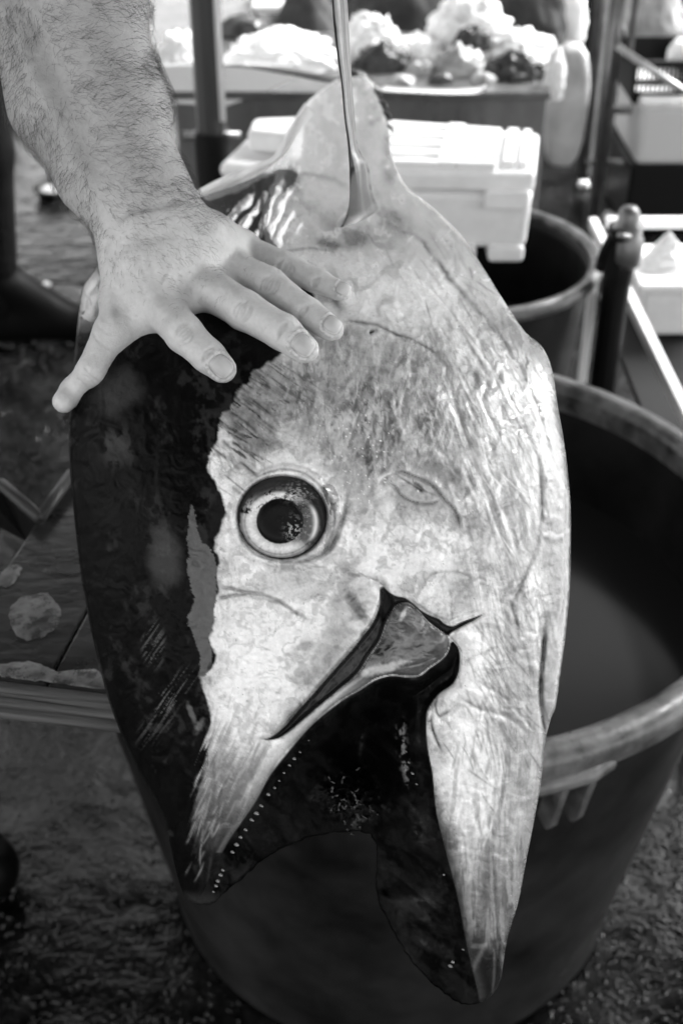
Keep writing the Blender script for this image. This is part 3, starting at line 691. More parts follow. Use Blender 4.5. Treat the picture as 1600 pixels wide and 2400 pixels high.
# ---- teeth
M_TOOTH = mat('fish_tooth', .26, .25)
def tooth(px, py, s):
    d = float(fdep(px, py)); p = at(px, py, d + .0006); k = d / FPX
    tipp = at(px + s * 1.2, py + s * .9, d - .0022 * s / 4)
    s *= .88 * random.uniform(.7, 1.15); bm = bmesh.new(); add_tube(bm, [p, p * .5 + tipp * .5, tipp], [s * k * 1.25, s * k * .9, s * k * .25], 8)
    bm_obj('tooth', bm, M_TOOTH, fish, smooth=True)
for tx, ty, s in [(705,1698,2),(684,1724,3.5),(671,1739,4),(660,1754,4),(648,1772,3),(637,1790,3),(626,1806,4),(612,1821,4.5),(595,1847,5),(584,1864,5.5),(573,1879,5.5),(559,1902,5),(548,1919,4.5),(539,1936,5),(529,1953,5),(507,1995,4),(502,2006,4.5),(496,2020,4),(492,2031,4),(486,2045,3)]:
    tooth(tx + 3, ty + 2, s)
for tx, ty, s in [(1018,2008,2.5),(1062,2180,3),(1038,2208,4),(1032,2217,5),(925,1700,4),(932,1725,4),(938,1750,3.5),(946,1775,3.5),(955,1800,3)]:
    tooth(tx, ty, s)

# ---- pectoral fin standing up out of the flank
def ribbon(name, Lp, Rp, dl_, dr_, th, mt, parent, n=60, m=14, paint=None, bulge=0.0):
    """solid blade between two traced edges with their own distances and thickness"""
    Lc = cr(np.column_stack([Lp, dl_]), 8); Rc = cr(np.column_stack([Rp, dr_]), 8)
    def res(Cc):
        s = np.concatenate([[0], np.cumsum(np.linalg.norm(np.diff(Cc[:, :2], axis=0), axis=1))]); s /= s[-1]
        t = np.linspace(0, 1, n); return np.stack([np.interp(t, s, Cc[:, k]) for k in range(3)], 1)
    a = res(Lc); b = res(Rc); w = np.linspace(0, 1, m)[None, :, None]
    G = a[:, None] * (1 - w) + b[:, None] * w
    bl = np.sin(np.pi * w[..., 0]) ** .6
    Vf = at(G[..., 0], G[..., 1], G[..., 2] - bulge * bl - th / 2 * bl); Vb = at(G[..., 0], G[..., 1], G[..., 2] - bulge * bl + th / 2 * bl + 1e-4)
    V = np.concatenate([Vf.reshape(-1, 3), Vb.reshape(-1, 3)]); N_ = n * m
    i, j = np.meshgrid(np.arange(n - 1), np.arange(m - 1), indexing='ij'); i = i.ravel(); j = j.ravel()
    f1 = np.stack([i * m + j, (i + 1) * m + j, (i + 1) * m + j + 1, i * m + j + 1], 1); f2 = f1[:, ::-1] + N_
    es = []
    for (k0, k1) in [(lambda i: i * m, 1), (lambda i: i * m + m - 1, -1)]:
        k = np.arange(n - 1); A_ = k0(k); B_ = k0(k + 1)
        es.append(np.stack([A_, A_ + N_, B_ + N_, B_], 1)[:, ::k1])
    for row, s in ((0, -1), (n - 1, 1)):
        k = np.arange(m - 1); A_ = row * m + k; B_ = A_ + 1
        es.append(np.stack([A_, A_ + N_, B_ + N_, B_], 1)[:, ::s])
    at_ = None
    if paint is not None:
        pa = paint(G[..., 0], G[..., 1], w[..., 0] * np.ones(G.shape[:2])).reshape(-1, 2); at_ = {'paint': np.concatenate([pa, pa])}
    return np_mesh(name, V, np.concatenate([f1, f2] + es), mt, parent, attrs=at_)
def pf_paint(gx_, gy_, w):
    n = fbm(w * 14, gy_ / 220, 120, 4); v = .36 + .8 * (n - .5)
    q_ = .16 + .22 * sstep(250, 470, gy_); v = v * sstep(q_ - .08, q_ + .08, w + .10 * (fbm(gy_ / 50, w * 2, 121) - .5))
    low = sstep(330, 500, gy_); v = v * (1 - .62 * low) * (1 - .5 * sstep(470, 530, gy_)) * (1 - .5 * low * sstep(.45, .6, fbm(w * 9, gy_ / 90, 122, 3)))
    v = np.where(w > .88, v * (1 - .75 * sstep(200, 380, gy_) * sstep(.4, .6, fbm(gy_ / 11, w, 123, 3))), v)
    return np.stack([np.clip(v, .01, .8), .35 + 0 * v], -1)
M_FIN = mat_attr('fish_fin', bump=.3, bscale=300, bdist=.001, coat=.2, vary=.15)
PL = [(752,-160),(758,-60),(762,0),(766,60),(777,150),(784,200),(790,270),(799,340),(803,430),(799,480),(784,518),(752,552)]
PR = [(768,-170),(786,-60),(797,0),(801,60),(806,150),(809,200),(815,270),(822,335),(846,382),(853,430),(868,475),(908,530)]
_b = float(fdep(800, 520))
pdl = [.72,.74,.755,.77,.79,.805,.83,.855,.875,_b - .022,_b - .002,float(fdep(752, 552)) + .022]
pdr = [.74,.76,.775,.79,.81,.825,.85,.87,.885,_b - .010,float(fdep(868, 475)) - .002,float(fdep(908, 530)) + .022]
ribbon('pectoral_fin', PL, PR, pdl, pdr, .008, M_FIN, fish, n=110, m=26, paint=pf_paint, bulge=.004)
# pale folded back fin
def bf_paint(gx_, gy_, w):
    v = .55 + .5 * (fbm(w * 6, gx_ / 50, 125, 4) - .5); return np.stack([np.clip(v, .1, .85), .35 + 0 * v], -1)
ribbon('dorsal_fin', [(700,236),(664,292),(640,335),(618,366),(560,386),(500,412),(446,440),(400,462)], [(722,262),(690,312),(668,350),(640,376),(600,400),(545,437),(462,474),(420,492)],
       [1.52,1.42,1.34,1.29,1.24,1.20,1.16,1.12], [1.50,1.40,1.32,1.27,1.22,1.17,1.13,1.11], .010, M_FIN, fish, n=60, m=10, paint=bf_paint, bulge=.006)
# tail fin: two dark lobes
def tf_paint(gx_, gy_, w):
    v = np.where((gx_ > 880) & (w < .55), .75, .02) + 0 * w; return np.stack([v, .35 + 0 * v], -1)
def td_paint(gx_, gy_, w): return np.stack([.02 + 0 * w, .3 + 0 * w], -1)
ribbon('tail_fin', [(512,149),(540,147),(580,150),(667,160),(720,168),(770,176),(800,160),(826,160)], [(514,153),(545,154),(580,158),(667,173),(720,184),(760,190),(800,186),(826,186)],
       [1.92,1.90,1.87,1.83,1.80,1.78,1.77,1.77], [1.91,1.89,1.86,1.82,1.79,1.77,1.76,1.76], .008, M_FIN, fish, n=50, m=8, paint=td_paint)
ribbon('tail_fin', [(822,160),(840,166),(855,182),(880,196),(960,202),(1040,204),(1095,200),(1115,192)], [(822,188),(836,190),(850,206),(880,214),(960,219),(1040,222),(1100,219),(1118,206)],
       [1.77,1.775,1.78,1.79,1.83,1.87,1.90,1.91], [1.76,1.765,1.77,1.78,1.82,1.86,1.89,1.90], .010, M_FIN, fish, n=50, m=10, paint=tf_paint)
for fx, fy, s in [(866,214,11),(878,238,12),(888,262,11),(895,292,9)]:
    d = D0f(fy) ; bm = bmesh.new()
    add_tube(bm, [at(fx - 6, fy - 4, d), at(fx + s * .5, fy + 4, d - .004), at(fx + s, fy + s * 1.5, d - .006)], [s * d / FPX * .55, s * d / FPX * .4, .0006], 8)
    bm_obj('finlet', bm, M_WETD, fish, smooth=True)
# gill scraps in the throat
bm = bmesh.new()
for k in range(26):
    px = random.gauss(806, 24); py = random.gauss(1850, 34); d = float(fdep(px, py)) - .004
    L = random.uniform(8, 24); a = random.uniform(0, 6.28); pts = []
    for s in range(5):
        pts.append(at(px, py, d + random.uniform(-.003, .003))); a += random.uniform(-.8, .8); px += math.cos(a) * L / 4; py += math.sin(a) * L / 4
    add_tube(bm, pts, [random.uniform(.0004, .0009)] * 5, 6)
M_GUT = mat('gill_flesh', .012, .15, noise=.9, nscale=70, bump=.4, bscale=300, v2=.14)
bm_obj('gill_rakers', bm, M_GUT, fish, smooth=True)

# ================================================================== HAND AND ARM (a person leaning in)
def snets(Ff, lo, hi, h):
    """surface nets of a field function list evaluated on a grid; returns verts, quads"""
    lo = np.array(lo, float); n = np.ceil((np.array(hi) - lo) / h).astype(int) + 1
    F = Ff(lo, n, h)
    ins = F < 0
    c = np.zeros(np.array(F.shape) - 1, np.uint8); any_ = np.zeros(c.shape, bool); all_ = np.ones(c.shape, bool)
    sh = c.shape
    for i in (0, 1):
        for j in (0, 1):
            for k in (0, 1):
                s = ins[i:i + sh[0], j:j + sh[1], k:k + sh[2]]; any_ |= s; all_ &= s
    act = any_ & ~all_; ci = np.argwhere(act); idx = -np.ones(sh, int); idx[act] = np.arange(len(ci))
    P = np.zeros((len(ci), 3)); W = np.zeros(len(ci))
    cor = [(i, j, k) for i in (0, 1) for j in (0, 1) for k in (0, 1)]
    val = {q: F[ci[:, 0] + q[0], ci[:, 1] + q[1], ci[:, 2] + q[2]] for q in cor}
    for a in cor:
        for ax in range(3):
            if a[ax] == 1: continue
            b = list(a); b[ax] = 1; b = tuple(b)
            va, vb = val[a], val[b]; m = (va < 0) != (vb < 0)
            t = np.where(m, va / np.where(m, va - vb, 1), 0)
            p = np.array(a)[None] * (1 - t[:, None]) + np.array(b)[None] * t[:, None]
            P += np.where(m[:, None], p, 0); W += m
    V = lo + (ci + P / W[:, None]) * h
    Q = []
    for ax in range(3):
        sl0 = [slice(None)] * 3; sl1 = [slice(None)] * 3; sl0[ax] = slice(0, -1); sl1[ax] = slice(1, None)
        a = ins[tuple(sl0)]; b = ins[tuple(sl1)]; e = np.argwhere(a != b)
        u, v = [k for k in range(3) if k != ax]
        ok = (e[:, u] > 0) & (e[:, v] > 0) & (e[:, u] < sh[u]) & (e[:, v] < sh[v]); e = e[ok]
        inside = a[tuple(e.T)]
        def I(du, dv):
            q = e.copy(); q[:, u] -= du; q[:, v] -= dv; return idx[tuple(q.T)]
        quad = np.stack([I(0, 0), I(1, 0), I(1, 1), I(0, 1)], 1)
        flip = inside if ax != 1 else ~inside
        quad[~flip] = quad[~flip][:, ::-1]
        Q.append(quad)
    Q = np.concatenate(Q); Q = Q[(Q >= 0).all(1)]
    return V, Q[:, ::-1]

def field(prims, k):
    """prims: (a, b, ra, rb, k) round cones blended smoothly; returns a grid evaluator"""
    def f(lo, n, h):
        F = np.full(tuple(n), 1.0, np.float32)
        for pr in prims:
            a, b, ra, rb = np.array(pr[0], float), np.array(pr[1], float), pr[2], pr[3]; kk = pr[4] if len(pr) > 4 else k
            m = max(ra, rb) + 3 * kk + 2 * h
            i0 = np.clip(np.floor((np.minimum(a, b) - m - lo) / h).astype(int), 0, n); i1 = np.clip(np.ceil((np.maximum(a, b) + m - lo) / h).astype(int) + 1, 0, n)
            if (i1 <= i0).any(): continue
            g = [lo[q] + np.arange(i0[q], i1[q]) * h for q in range(3)]
            x, y, z = np.meshgrid(*g, indexing='ij', sparse=True)
            v = b - a; l2 = v @ v + 1e-12
            t = np.clip(((x - a[0]) * v[0] + (y - a[1]) * v[1] + (z - a[2]) * v[2]) / l2, 0, 1)
            d = np.sqrt((x - a[0] - t * v[0]) ** 2 + (y - a[1] - t * v[1]) ** 2 + (z - a[2] - t * v[2]) ** 2) - (ra + (rb - ra) * t)
            S = F[i0[0]:i1[0], i0[1]:i1[1], i0[2]:i1[2]]
            hh = np.clip(.5 + .5 * (S - d) / kk, 0, 1)
            F[i0[0]:i1[0], i0[1]:i1[1], i0[2]:i1[2]] = S * (1 - hh) + d * hh - kk * hh * (1 - hh)
        return F
    return f

def cs(px, py, d):           # pixel + depth -> camera space metres
    return np.array([(px - 784) / FPX * d, (1176 - py) / FPX * d, d])
def J(px, py, rP, lift=0.0, d=None):
    if d is None:
        d = float(fdep(px, py)); r = rP * d / FPX; d = d - r * .88 - lift
    return cs(px, py, d), rP * d / FPX
dmc = float(fdep(470, 640)) 
WD = dmc - .030                      # distance of the wrist
def chain(js, k=None):
    return [(js[i][0], js[i + 1][0], js[i][1], js[i + 1][1]) + ((k,) if k else ()) for i in range(len(js) - 1)]
idx_ = [J(368, 702, 49, .012), J(424, 765, 44.5, .008), J(478, 817, 39.5, .001), J(510, 847, 34, -.001)]
mid_ = [J(462, 655, 50, .012), J(560, 712, 45.5, .009), J(650, 763, 40.5, .002), J(700, 804, 33.5, -.001)]
rin_ = [J(520, 612, 46, .010), J(619, 657, 41, .008), J(703, 717, 36, .002), J(760, 755, 30.5, -.001)]
pin_ = [J(552, 574, 40, .007), J(655, 614, 35, .006), J(730, 650, 31, .001), J(782, 673, 26, -.001)]
wr = lambda x, y, r, dd=0: (cs(x, y, WD + dd), r * WD / FPX)
W1, W2, W3 = wr(290, 520, 48), wr(338, 505, 52, -.002), wr(398, 502, 46)
te = float(fdep(190, 800))
thb = [wr(292, 590, 44, .004), J(280, 690, 40, .010), J(256, 762, 38, .006), J(209, 852, 33.5, .002), J(170, 896, 30.5, -.001, None), (cs(147, 922, float(fdep(185, 905)) - .004), 26.5 * .85 / FPX)]
prims = []
KW = .0085
for m_, wv in ((idx_, W1), (mid_, W2), (rin_, W2), (pin_, W3)):
    midp = (wv[0] * .5 + m_[0][0] * .5 + np.array([0, 0, -.002]), (wv[1] + m_[0][1]) * .5)
    prims += chain([wv, midp, m_[0]], .014)
prims += chain([W1, thb[0], idx_[0]], .014) + chain([W3, (cs(470, 548, WD + .004), 42 * WD / FPX), pin_[0]], .014)
prims += [(cs(300, 600, WD + .006), idx_[0][0] * .85 + thb[2][0] * .15 + np.array([0, 0, .006]), .0135, .0105, .014), (thb[1][0] + np.array([.004, 0, .002]), idx_[0][0] * .75 + thb[2][0] * .25 + np.array([0, 0, .008]), .0085, .0085, .014)]
prims += chain(thb[:3], .012) + chain(thb[2:], .004)
for fg in (idx_, mid_, rin_, pin_): prims += chain(fg, .0038)
for q0, q1, wv in ((idx_, mid_, W1), (mid_, rin_, W2), (rin_, pin_, W3)):
    mm = q0[0][0] * .5 + q1[0][0] * .5 + np.array([0, 0, .003]); w0 = wv[0] * .6 + W2[0] * .4
    prims += [(w0, mm * .6 + w0 * .4 - np.array([0, 0, .002]), wv[1], .0125, .016), (mm * .6 + w0 * .4 - np.array([0, 0, .002]), mm, .0125, .0095, .014)]
prims += [(J(352, 722, 36, -.001)[0], J(268, 772, 34, -.001)[0], .0095, .0095, .010)]
# webs between the fingers
def web(a, b, r=.008, dz=.006):
    return (a[0] * .82 + a[2] * .0 + 0 * a[1], 0)
for a, b in ((idx_, mid_), (mid_, rin_), (rin_, pin_)):
    pa = a[0][0] * .72 + a[1][0] * .28 + np.array([0, 0, .004]); pb = b[0][0] * .78 + b[1][0] * .22 + np.array([0, 0, .004])
    prims.append((pa, pb, .0075, .0075, .008))
# forearm: two blended bones' worth of muscle, widening upward
E1 = cs(20, -60, WD + .012); E2 = cs(205, -60, WD - .004)
prims += [(W1[0], cs(208, 420, WD), W1[1], 60 * WD / FPX, .02), (cs(208, 420, WD), cs(115, 250, WD + .004), 60 * WD / FPX, 80 * WD / FPX, .02), (cs(115, 250, WD + .004), E1, 80 * WD / FPX, 98 * WD / FPX, .02),
          (W3[0], cs(358, 420, WD), W3[1], 58 * WD / FPX, .02), (cs(358, 420, WD), cs(290, 260, WD), 60 * WD / FPX, 88 * WD / FPX, .02), (cs(290, 260, WD), E2, 88 * WD / FPX, 108 * WD / FPX, .02),
          (W2[0], cs(285, 420, WD - .004), W2[1], 64 * WD / FPX, .02), (cs(285, 420, WD - .004), cs(120, -60, WD - .006), 64 * WD / FPX, 110 * WD / FPX, .02)]
ELB = cs(-20, -420, WD + .05)
SHO = cs(-1150, -1020, WD + .34)
prims += [(E1, ELB, 98 * WD / FPX, .040, .03), (E2, ELB, 108 * WD / FPX, .044, .03), (ELB, ELB * .75 + SHO * .25, .043, .046, .02), (ELB * .75 + SHO * .25, ELB * .45 + SHO * .55, .046, .050, .02)]
Pm = np.array([p for q in prims for p in (q[0], q[1])])
# hand and forearm fine, upper arm coarse
cutY = (1176 + 150) / FPX * WD
VfA, QfA = snets(field(prims, .004), Pm.min(0) - .07, np.array([Pm[:, 0].max() + .03, cutY, Pm[:, 2].max() + .03]), .0021) if False else (None, None)
lo_f = np.array([-.255, -0.0, WD - .075]); 
fine_pr = [p for p in prims if min(p[0][1], p[1][1]) < cutY + .03]
lo_f = np.array([min(min(p[0][0], p[1][0]) for p in fine_pr[:-2]) - .06, min(min(p[0][1], p[1][1]) for p in fine_pr) - .02, min(min(p[0][2], p[1][2]) for p in fine_pr) - .055])
hi_f = np.array([max(max(p[0][0], p[1][0]) for p in fine_pr) + .03, cutY, max(max(p[0][2], p[1][2]) for p in fine_pr[:-2]) + .055])
Vh, Qh = snets(field(prims, .004), lo_f, hi_f, .0019)
Vc, Qc = snets(field(prims, .004), np.array([Pm[:, 0].min() - .08, cutY - .004, Pm[:, 2].min() - .08]), Pm.max(0) + .08, .008)
def smooth(V, Q, it, lam=.5):
    for _ in range(it):
        S = np.zeros_like(V); n = np.zeros(len(V))
        for a in range(4):
            for b in ((a + 1) % 4, (a + 3) % 4):
                np.add.at(S, Q[:, a], V[Q[:, b]]); np.add.at(n, Q[:, a], 1)
        V = V + lam * (S / n[:, None] - V)
    return V
Vh = smooth(Vh, Qh, 3)
# one level of subdivision (linear split then relaxed) for the wrinkles
def subdiv(V, Q):
    E_ = np.sort(np.concatenate([Q[:, [0, 1]], Q[:, [1, 2]], Q[:, [2, 3]], Q[:, [3, 0]]]), 1)
    Eu, inv = np.unique(E_, axis=0, return_inverse=True); inv = inv.ravel(); nq = len(Q)
    em = len(V) + inv.reshape(4, nq).T; fc = len(V) + len(Eu) + np.arange(nq)
    V2 = np.concatenate([V, V[Eu].mean(1), V[Q].mean(1)])
    Q2 = np.concatenate([np.stack([Q[:, i], em[:, i], fc, em[:, (i + 3) % 4]], 1) for i in range(4)])
    return V2, Q2
Vh, Qh = subdiv(Vh, Qh); Vh = smooth(Vh, Qh, 2)
def vnormals(V, Q):
    n = np.cross(V[Q[:, 2]] - V[Q[:, 0]], V[Q[:, 3]] - V[Q[:, 1]]); N_ = np.zeros_like(V)
    for a in range(4): np.add.at(N_, Q[:, a], n)
    return N_ / (np.linalg.norm(N_, axis=1, keepdims=True) + 1e-12)
Nh = vnormals(Vh, Qh)
hx = 784 + FPX * Vh[:, 0] / Vh[:, 2]; hy = 1176 - FPX * Vh[:, 1] / Vh[:, 2]
if (Nh[:, 2] * (Vh[:, 2] - Vh[:, 2].mean())).sum() < 0: Nh = -Nh; Qh = Qh[:, ::-1]
face = np.clip(-Nh[:, 2] * 1.5, 0, 1)
disp = np.zeros(len(Vh)); halb = np.zeros(len(Vh))
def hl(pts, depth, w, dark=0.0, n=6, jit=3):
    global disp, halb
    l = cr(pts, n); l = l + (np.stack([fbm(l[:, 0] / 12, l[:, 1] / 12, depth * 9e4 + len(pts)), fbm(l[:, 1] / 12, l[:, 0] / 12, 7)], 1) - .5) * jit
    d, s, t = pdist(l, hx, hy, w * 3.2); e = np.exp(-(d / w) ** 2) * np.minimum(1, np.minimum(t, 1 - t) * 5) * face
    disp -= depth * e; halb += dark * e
def knuckle(fg, i, r, ns=5, sp=9, depth=.0005, span=.8, off=0):
    a = fg[i - 1][0]; b = fg[i + 1][0] if i + 1 < len(fg) else fg[i][0]; c = fg[i][0]
    pa = np.array([784 + FPX * a[0] / a[2], 1176 - FPX * a[1] / a[2]]); pb = np.array([784 + FPX * b[0] / b[2], 1176 - FPX * b[1] / b[2]]); pc = np.array([784 + FPX * c[0] / c[2], 1176 - FPX * c[1] / c[2]])
    v = (pb - pa) / np.linalg.norm(pb - pa); u = np.array([-v[1], v[0]])
    for k in range(ns):
        o = (k - (ns - 1) / 2) * sp + random.uniform(-1.5, 1.5) + off; bow = (o / (ns * sp)) * 16
        sp_ = span * r * (1 - .25 * abs(k - (ns - 1) / 2) / ns) * random.uniform(.7, 1.05); sh = random.uniform(-.15, .15) * r
        hl([pc + v * (o - bow) + u * (sh - sp_), pc + v * o + u * sh, pc + v * (o - bow) + u * (sh + sp_)], depth * random.uniform(.6, 1.2), 2.9, .085)
for fg, rs in ((idx_, (41, 36)), (mid_, (42, 37)), (rin_, (38, 33)), (pin_, (32, 28))):
    knuckle(fg, 1, rs[0], 6, 8, .00075, .72); knuckle(fg, 2, rs[1], 3, 6, .0006, .75, -6)
hl([(190, 838), (210, 862), (236, 880)], .0006, 3, .06); hl([(182, 856), (204, 868), (226, 890)], .0005, 2.5, .05); hl([(172, 868), (190, 880), (212, 903)], .0004, 2.5, .05)
hl([(205, 752), (232, 790), (262, 806)], .0004, 3, .04); hl([(215, 735), (240, 762), (268, 772)], .0003, 3, .03); hl([(222, 716), (244, 738), (262, 748)], .0003, 3, .03)
hl([(262, 530), (285, 500), (320, 484), (370, 476), (420, 466), (448, 476)], .0013, 6, .08, jit=5)
hl([(240, 600), (250, 560), (262, 530)], .0008, 6, .04)
hl([(345, 470), (380, 466), (425, 458)], .0006, 3, .05)
# tendons, veins, knuckle bosses
def ridge(pts, h, w):
    global disp
    l = cr(pts, 6); d, s, t = pdist(l, hx, hy, w * 3); disp += h * np.exp(-(d / w) ** 2) * np.minimum(1, np.minimum(t, 1 - t) * 4) * face
ridge([(330, 560), (350, 630), (366, 705)], .0014, 13); ridge([(350, 545), (410, 600), (462, 655)], .0013, 13)
ridge([(372, 540), (440, 570), (520, 610)], .0011, 12); ridge([(395, 525), (470, 545), (552, 572)], .0009, 11)
ridge([(300, 600), (330, 640), (352, 700)], .0006, 7); ridge([(240, 640), (258, 700), (250, 760)], .0012, 12)
ridge([(380, 585), (392, 620), (372, 660), (400, 690)], .0005, 5); ridge([(440, 570), (470, 598), (500, 590)], .0004, 5)
for (qx, qy) in ((368, 702), (462, 655), (520, 612), (552, 574)):
    disp += .0016 * np.exp(-(((hx - qx) / 24) ** 2 + ((hy - qy) / 20) ** 2)) * face
for (qx, qy) in ((412, 672), (492, 632), (538, 592)):
    disp -= .0006 * np.exp(-(((hx - qx) / 20) ** 2 + ((hy - qy) / 18) ** 2)) * face
disp += .0007 * (wfbm(hx / 26, hy / 30, 130, 4) - .5) * face + .0022 * (fbm(hx / 110, hy / 120, 131, 3) - .5)
disp += .00022 * (fbm(hx / 6, hy / 6, 132, 3) - .5)
disp += np.interp(hy, [0, 300, 470], [.003, .002, 0]) * np.exp(-(((hx - np.interp(hy, [0, 470], [210, 330])) / 60) ** 2)) * face
_l = cr([(-40, -60), (10, 21), (48, 79), (84, 167), (112, 233), (146, 308), (176, 383), (204, 458), (226, 520)], 6); _d, _s, _t = pdist(_l, hx, hy, 120)
disp += np.interp(hy, [-50, 300, 520], [.0065, .0045, .0]) * np.exp(-(_d / 30) ** 2) - np.interp(hy, [-50, 300, 520], [.0045, .003, .0]) * np.exp(-((_d - 40) / 26) ** 2) * (_s < 0)
# fingertips: nail beds
NAILS = [((509, 842), (511, 849), idx_, 31, .0), ((697, 793), (701, 806), mid_, 31, 0), ((764, 746), (761, 756), rin_, 25, 0), ((789, 664), (784, 674), pin_, 20, 0)]
nailgeo = []
for (nc, tc_, fg, nr_, _) in NAILS:
    a, b = fg[-2][0], fg[-1][0]
    pa = np.array([784 + FPX * a[0] / a[2], 1176 - FPX * a[1] / a[2]]); pb = np.array([784 + FPX * b[0] / b[2], 1176 - FPX * b[1] / b[2]])
    v = (pb - pa) / np.linalg.norm(pb - pa); u = np.array([-v[1], v[0]]); nc = np.array(nc, float)
    s = (hx - nc[0]) * v[0] + (hy - nc[1]) * v[1]; t = (hx - nc[0]) * u[0] + (hy - nc[1]) * u[1]
    q = (np.abs(s / (nr_ * .87)) ** 3 + np.abs(t / (nr_ * .78)) ** 3) ** (1 / 3)
    disp += (-.0007 * np.exp(-((q - 1.06) / .09) ** 2) + .0006 * np.exp(-((q - 1.28) / .14) ** 2) * (s < nr_ * .6)) * face
    halb += .11 * np.exp(-((q - 1.05) / .07) ** 2) * face + .12 * sstep(.5, .62, fbm(hx / 5, hy / 5, 136, 3)) * np.exp(-((q - 1.25) / .2) ** 2) * face
    nailgeo.append((nc, v, u, nr_))
Vh2 = Vh + Nh * disp[:, None]
n_a = fbm(hx / 26, hy / 26, 133, 5); n_b = fbm(hx / 7, hy / 7, 134, 3)
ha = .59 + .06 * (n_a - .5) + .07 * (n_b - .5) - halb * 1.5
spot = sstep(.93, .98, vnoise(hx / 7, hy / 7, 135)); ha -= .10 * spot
ha -= .20 * np.interp(hy, [400, 560], [1, 0])  # forearm albedo lowered for its hair cover and the shade over it
hr = .44 + .15 * (n_b - .5) - .08 * (n_a - .5)
nF = len(Vh2)
hx2 = np.full(len(Vc), .46)
Vall = c2w(np.concatenate([Vh2, Vc])); Qall = np.concatenate([Qh, Qc + nF])
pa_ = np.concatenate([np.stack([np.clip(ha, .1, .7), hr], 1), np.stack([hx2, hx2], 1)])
# the rest of the body (head, neck, far arm) under one skin, outside the picture
PX, PY = -.745, 1.27
SHw = c2w(SHO[None])[0]
def figure(px, py, face_dir, arm=None, lean=0.0, custom=None, foff=0.0):
    """body prims in world space: head, neck, hands; returns body, shirt, trousers prims"""
    fx, fy = math.cos(face_dir), math.sin(face_dir); sx, sy = -fy, fx
    def P(f, s, z): return np.array([px + fx * f + sx * s, py + fy * f + sy * s, z])
    bd = [(P(.02 + lean, 0, 1.42), P(.05 + lean, 0, 1.56), .055, .05), (P(.06 + lean, 0, 1.66), P(.05 + lean, 0, 1.72), .072, .086), (P(.10 + lean, 0, 1.60), P(.12 + lean, 0, 1.64), .045, .05), (P(.16 + lean, 0, 1.635), P(.17 + lean, 0, 1.65), .012, .010), (P(.06 + lean, .08, 1.65), P(.05 + lean, .085, 1.68), .014, .014), (P(.06 + lean, -.08, 1.65), P(.05 + lean, -.085, 1.68), .014, .014)]
    sh = [(P(0, 0, 1.0), P(lean * .5, 0, 1.2), .15, .15), (P(lean * .5, 0, 1.2), P(lean, 0, 1.36), .15, .14), (P(lean, -.17, 1.40), P(lean, .17, 1.40), .065, .065), (P(lean, .09, 1.3), P(0, .08, 1.0), .11, .11), (P(lean, -.09, 1.3), P(0, -.08, 1.0), .11, .11)]
    tr = []
    for s in (-1, 1):
        ff = foff if s == 1 else 0; tr += [(P(0, .09 * s, .95), P(.02 + ff * .6, .11 * s, .50), .098, .072), (P(.02 + ff * .6, .11 * s, .50), P(-.01 + ff, .12 * s, .12), .070, .062)]
    tr += [(P(0, -.06, .98), P(0, .06, .98), .13, .13)]
    for s in (-1, 1):
        if custom == s: continue
        a, b, c_ = P(lean, .20 * s, 1.39), P(lean + .02, .27 * s, 1.10), P(lean + .16, .24 * s, .88)
        sh += [(a, a * .45 + b * .55, .06, .055)]
        bd += [(a, b, .048, .042), (b, c_, .042, .028), (c_, c_ + (c_ - b) * .32, .030, .034)]
        hand_dir = (c_ - b) / np.linalg.norm(c_ - b)
        for k in range(4): bd += [(c_ + hand_dir * .09 + P(0, (k - 1.5) * .019, 0) - P(0, 0, 0), c_ + hand_dir * (.165 - .008 * abs(k - 1.3)) + P(.012, (k - 1.5) * .021, 0) - P(0, 0, 0), .0095, .008, .004)]
        bd += [(c_ + hand_dir * .03, c_ + hand_dir * .09 + P(.03, -.03 * s, 0) - P(0, 0, 0), .013, .010, .006)]
    return bd, sh, tr, P
def bake(pr, k, h):
    pts = np.array([p for q in pr for p in (q[0], q[1])]); m = max(max(q[2], q[3]) for q in pr) + .04
    V, Q = snets(field(pr, k), pts.min(0) - m, pts.max(0) + m, h); V = smooth(V, Q, 2)
    N_ = vnormals(V, Q)
    if (N_ * (V - V.mean(0))).sum() < 0: Q = Q[:, ::-1]
    return V, Q
M_SKIN = mat_attr('skin', bump=.7, bscale=900, bdist=.0006, spec=.4, sss=.06, sscale=.003, vary=.07)
man = empty('person', (PX, PY, 0), 'person whose bare hairy forearm and spread hand press on the tuna head', 'person')
bd, sh, tr, PP = figure(PX, PY, math.radians(-40), lean=.06, custom=1)
bd += [(SHw * 0 + PP(.06, .17, 1.40), c2w((ELB * .45 + SHO * .55)[None])[0], .055, .050)]
Vb_, Qb_ = bake(bd, .012, .012)
Vall2 = np.concatenate([Vall, Vb_]); Qall2 = np.concatenate([Qall, Qb_ + len(Vall)]); pa2 = np.concatenate([pa_, np.full((len(Vb_), 2), .45)])
arm = np_mesh('body', Vall2, Qall2, M_SKIN, man, attrs={'paint': pa2})
M_SHIRT = mat('shirt_cloth', .10, .85, bump=.5, bscale=14, bdist=.02); M_TROU = mat('trouser_cloth', .003, .8, spec=.08, bump=.5, bscale=12, bdist=.02, noise=.3)
M_RUB = mat('boot_rubber', .003, .5, spec=.08, bump=.15, bscale=20, rvar=.1)
sh += [(PP(.06, .17, 1.40), c2w((ELB * .55 + SHO * .45)[None])[0], .075, .066)]
V, Q = bake(sh, .03, .014); np_mesh('shirt', V, Q, M_SHIRT, man)
V, Q = bake(tr, .02, .012); np_mesh('trousers', V, Q, M_TROU, man)
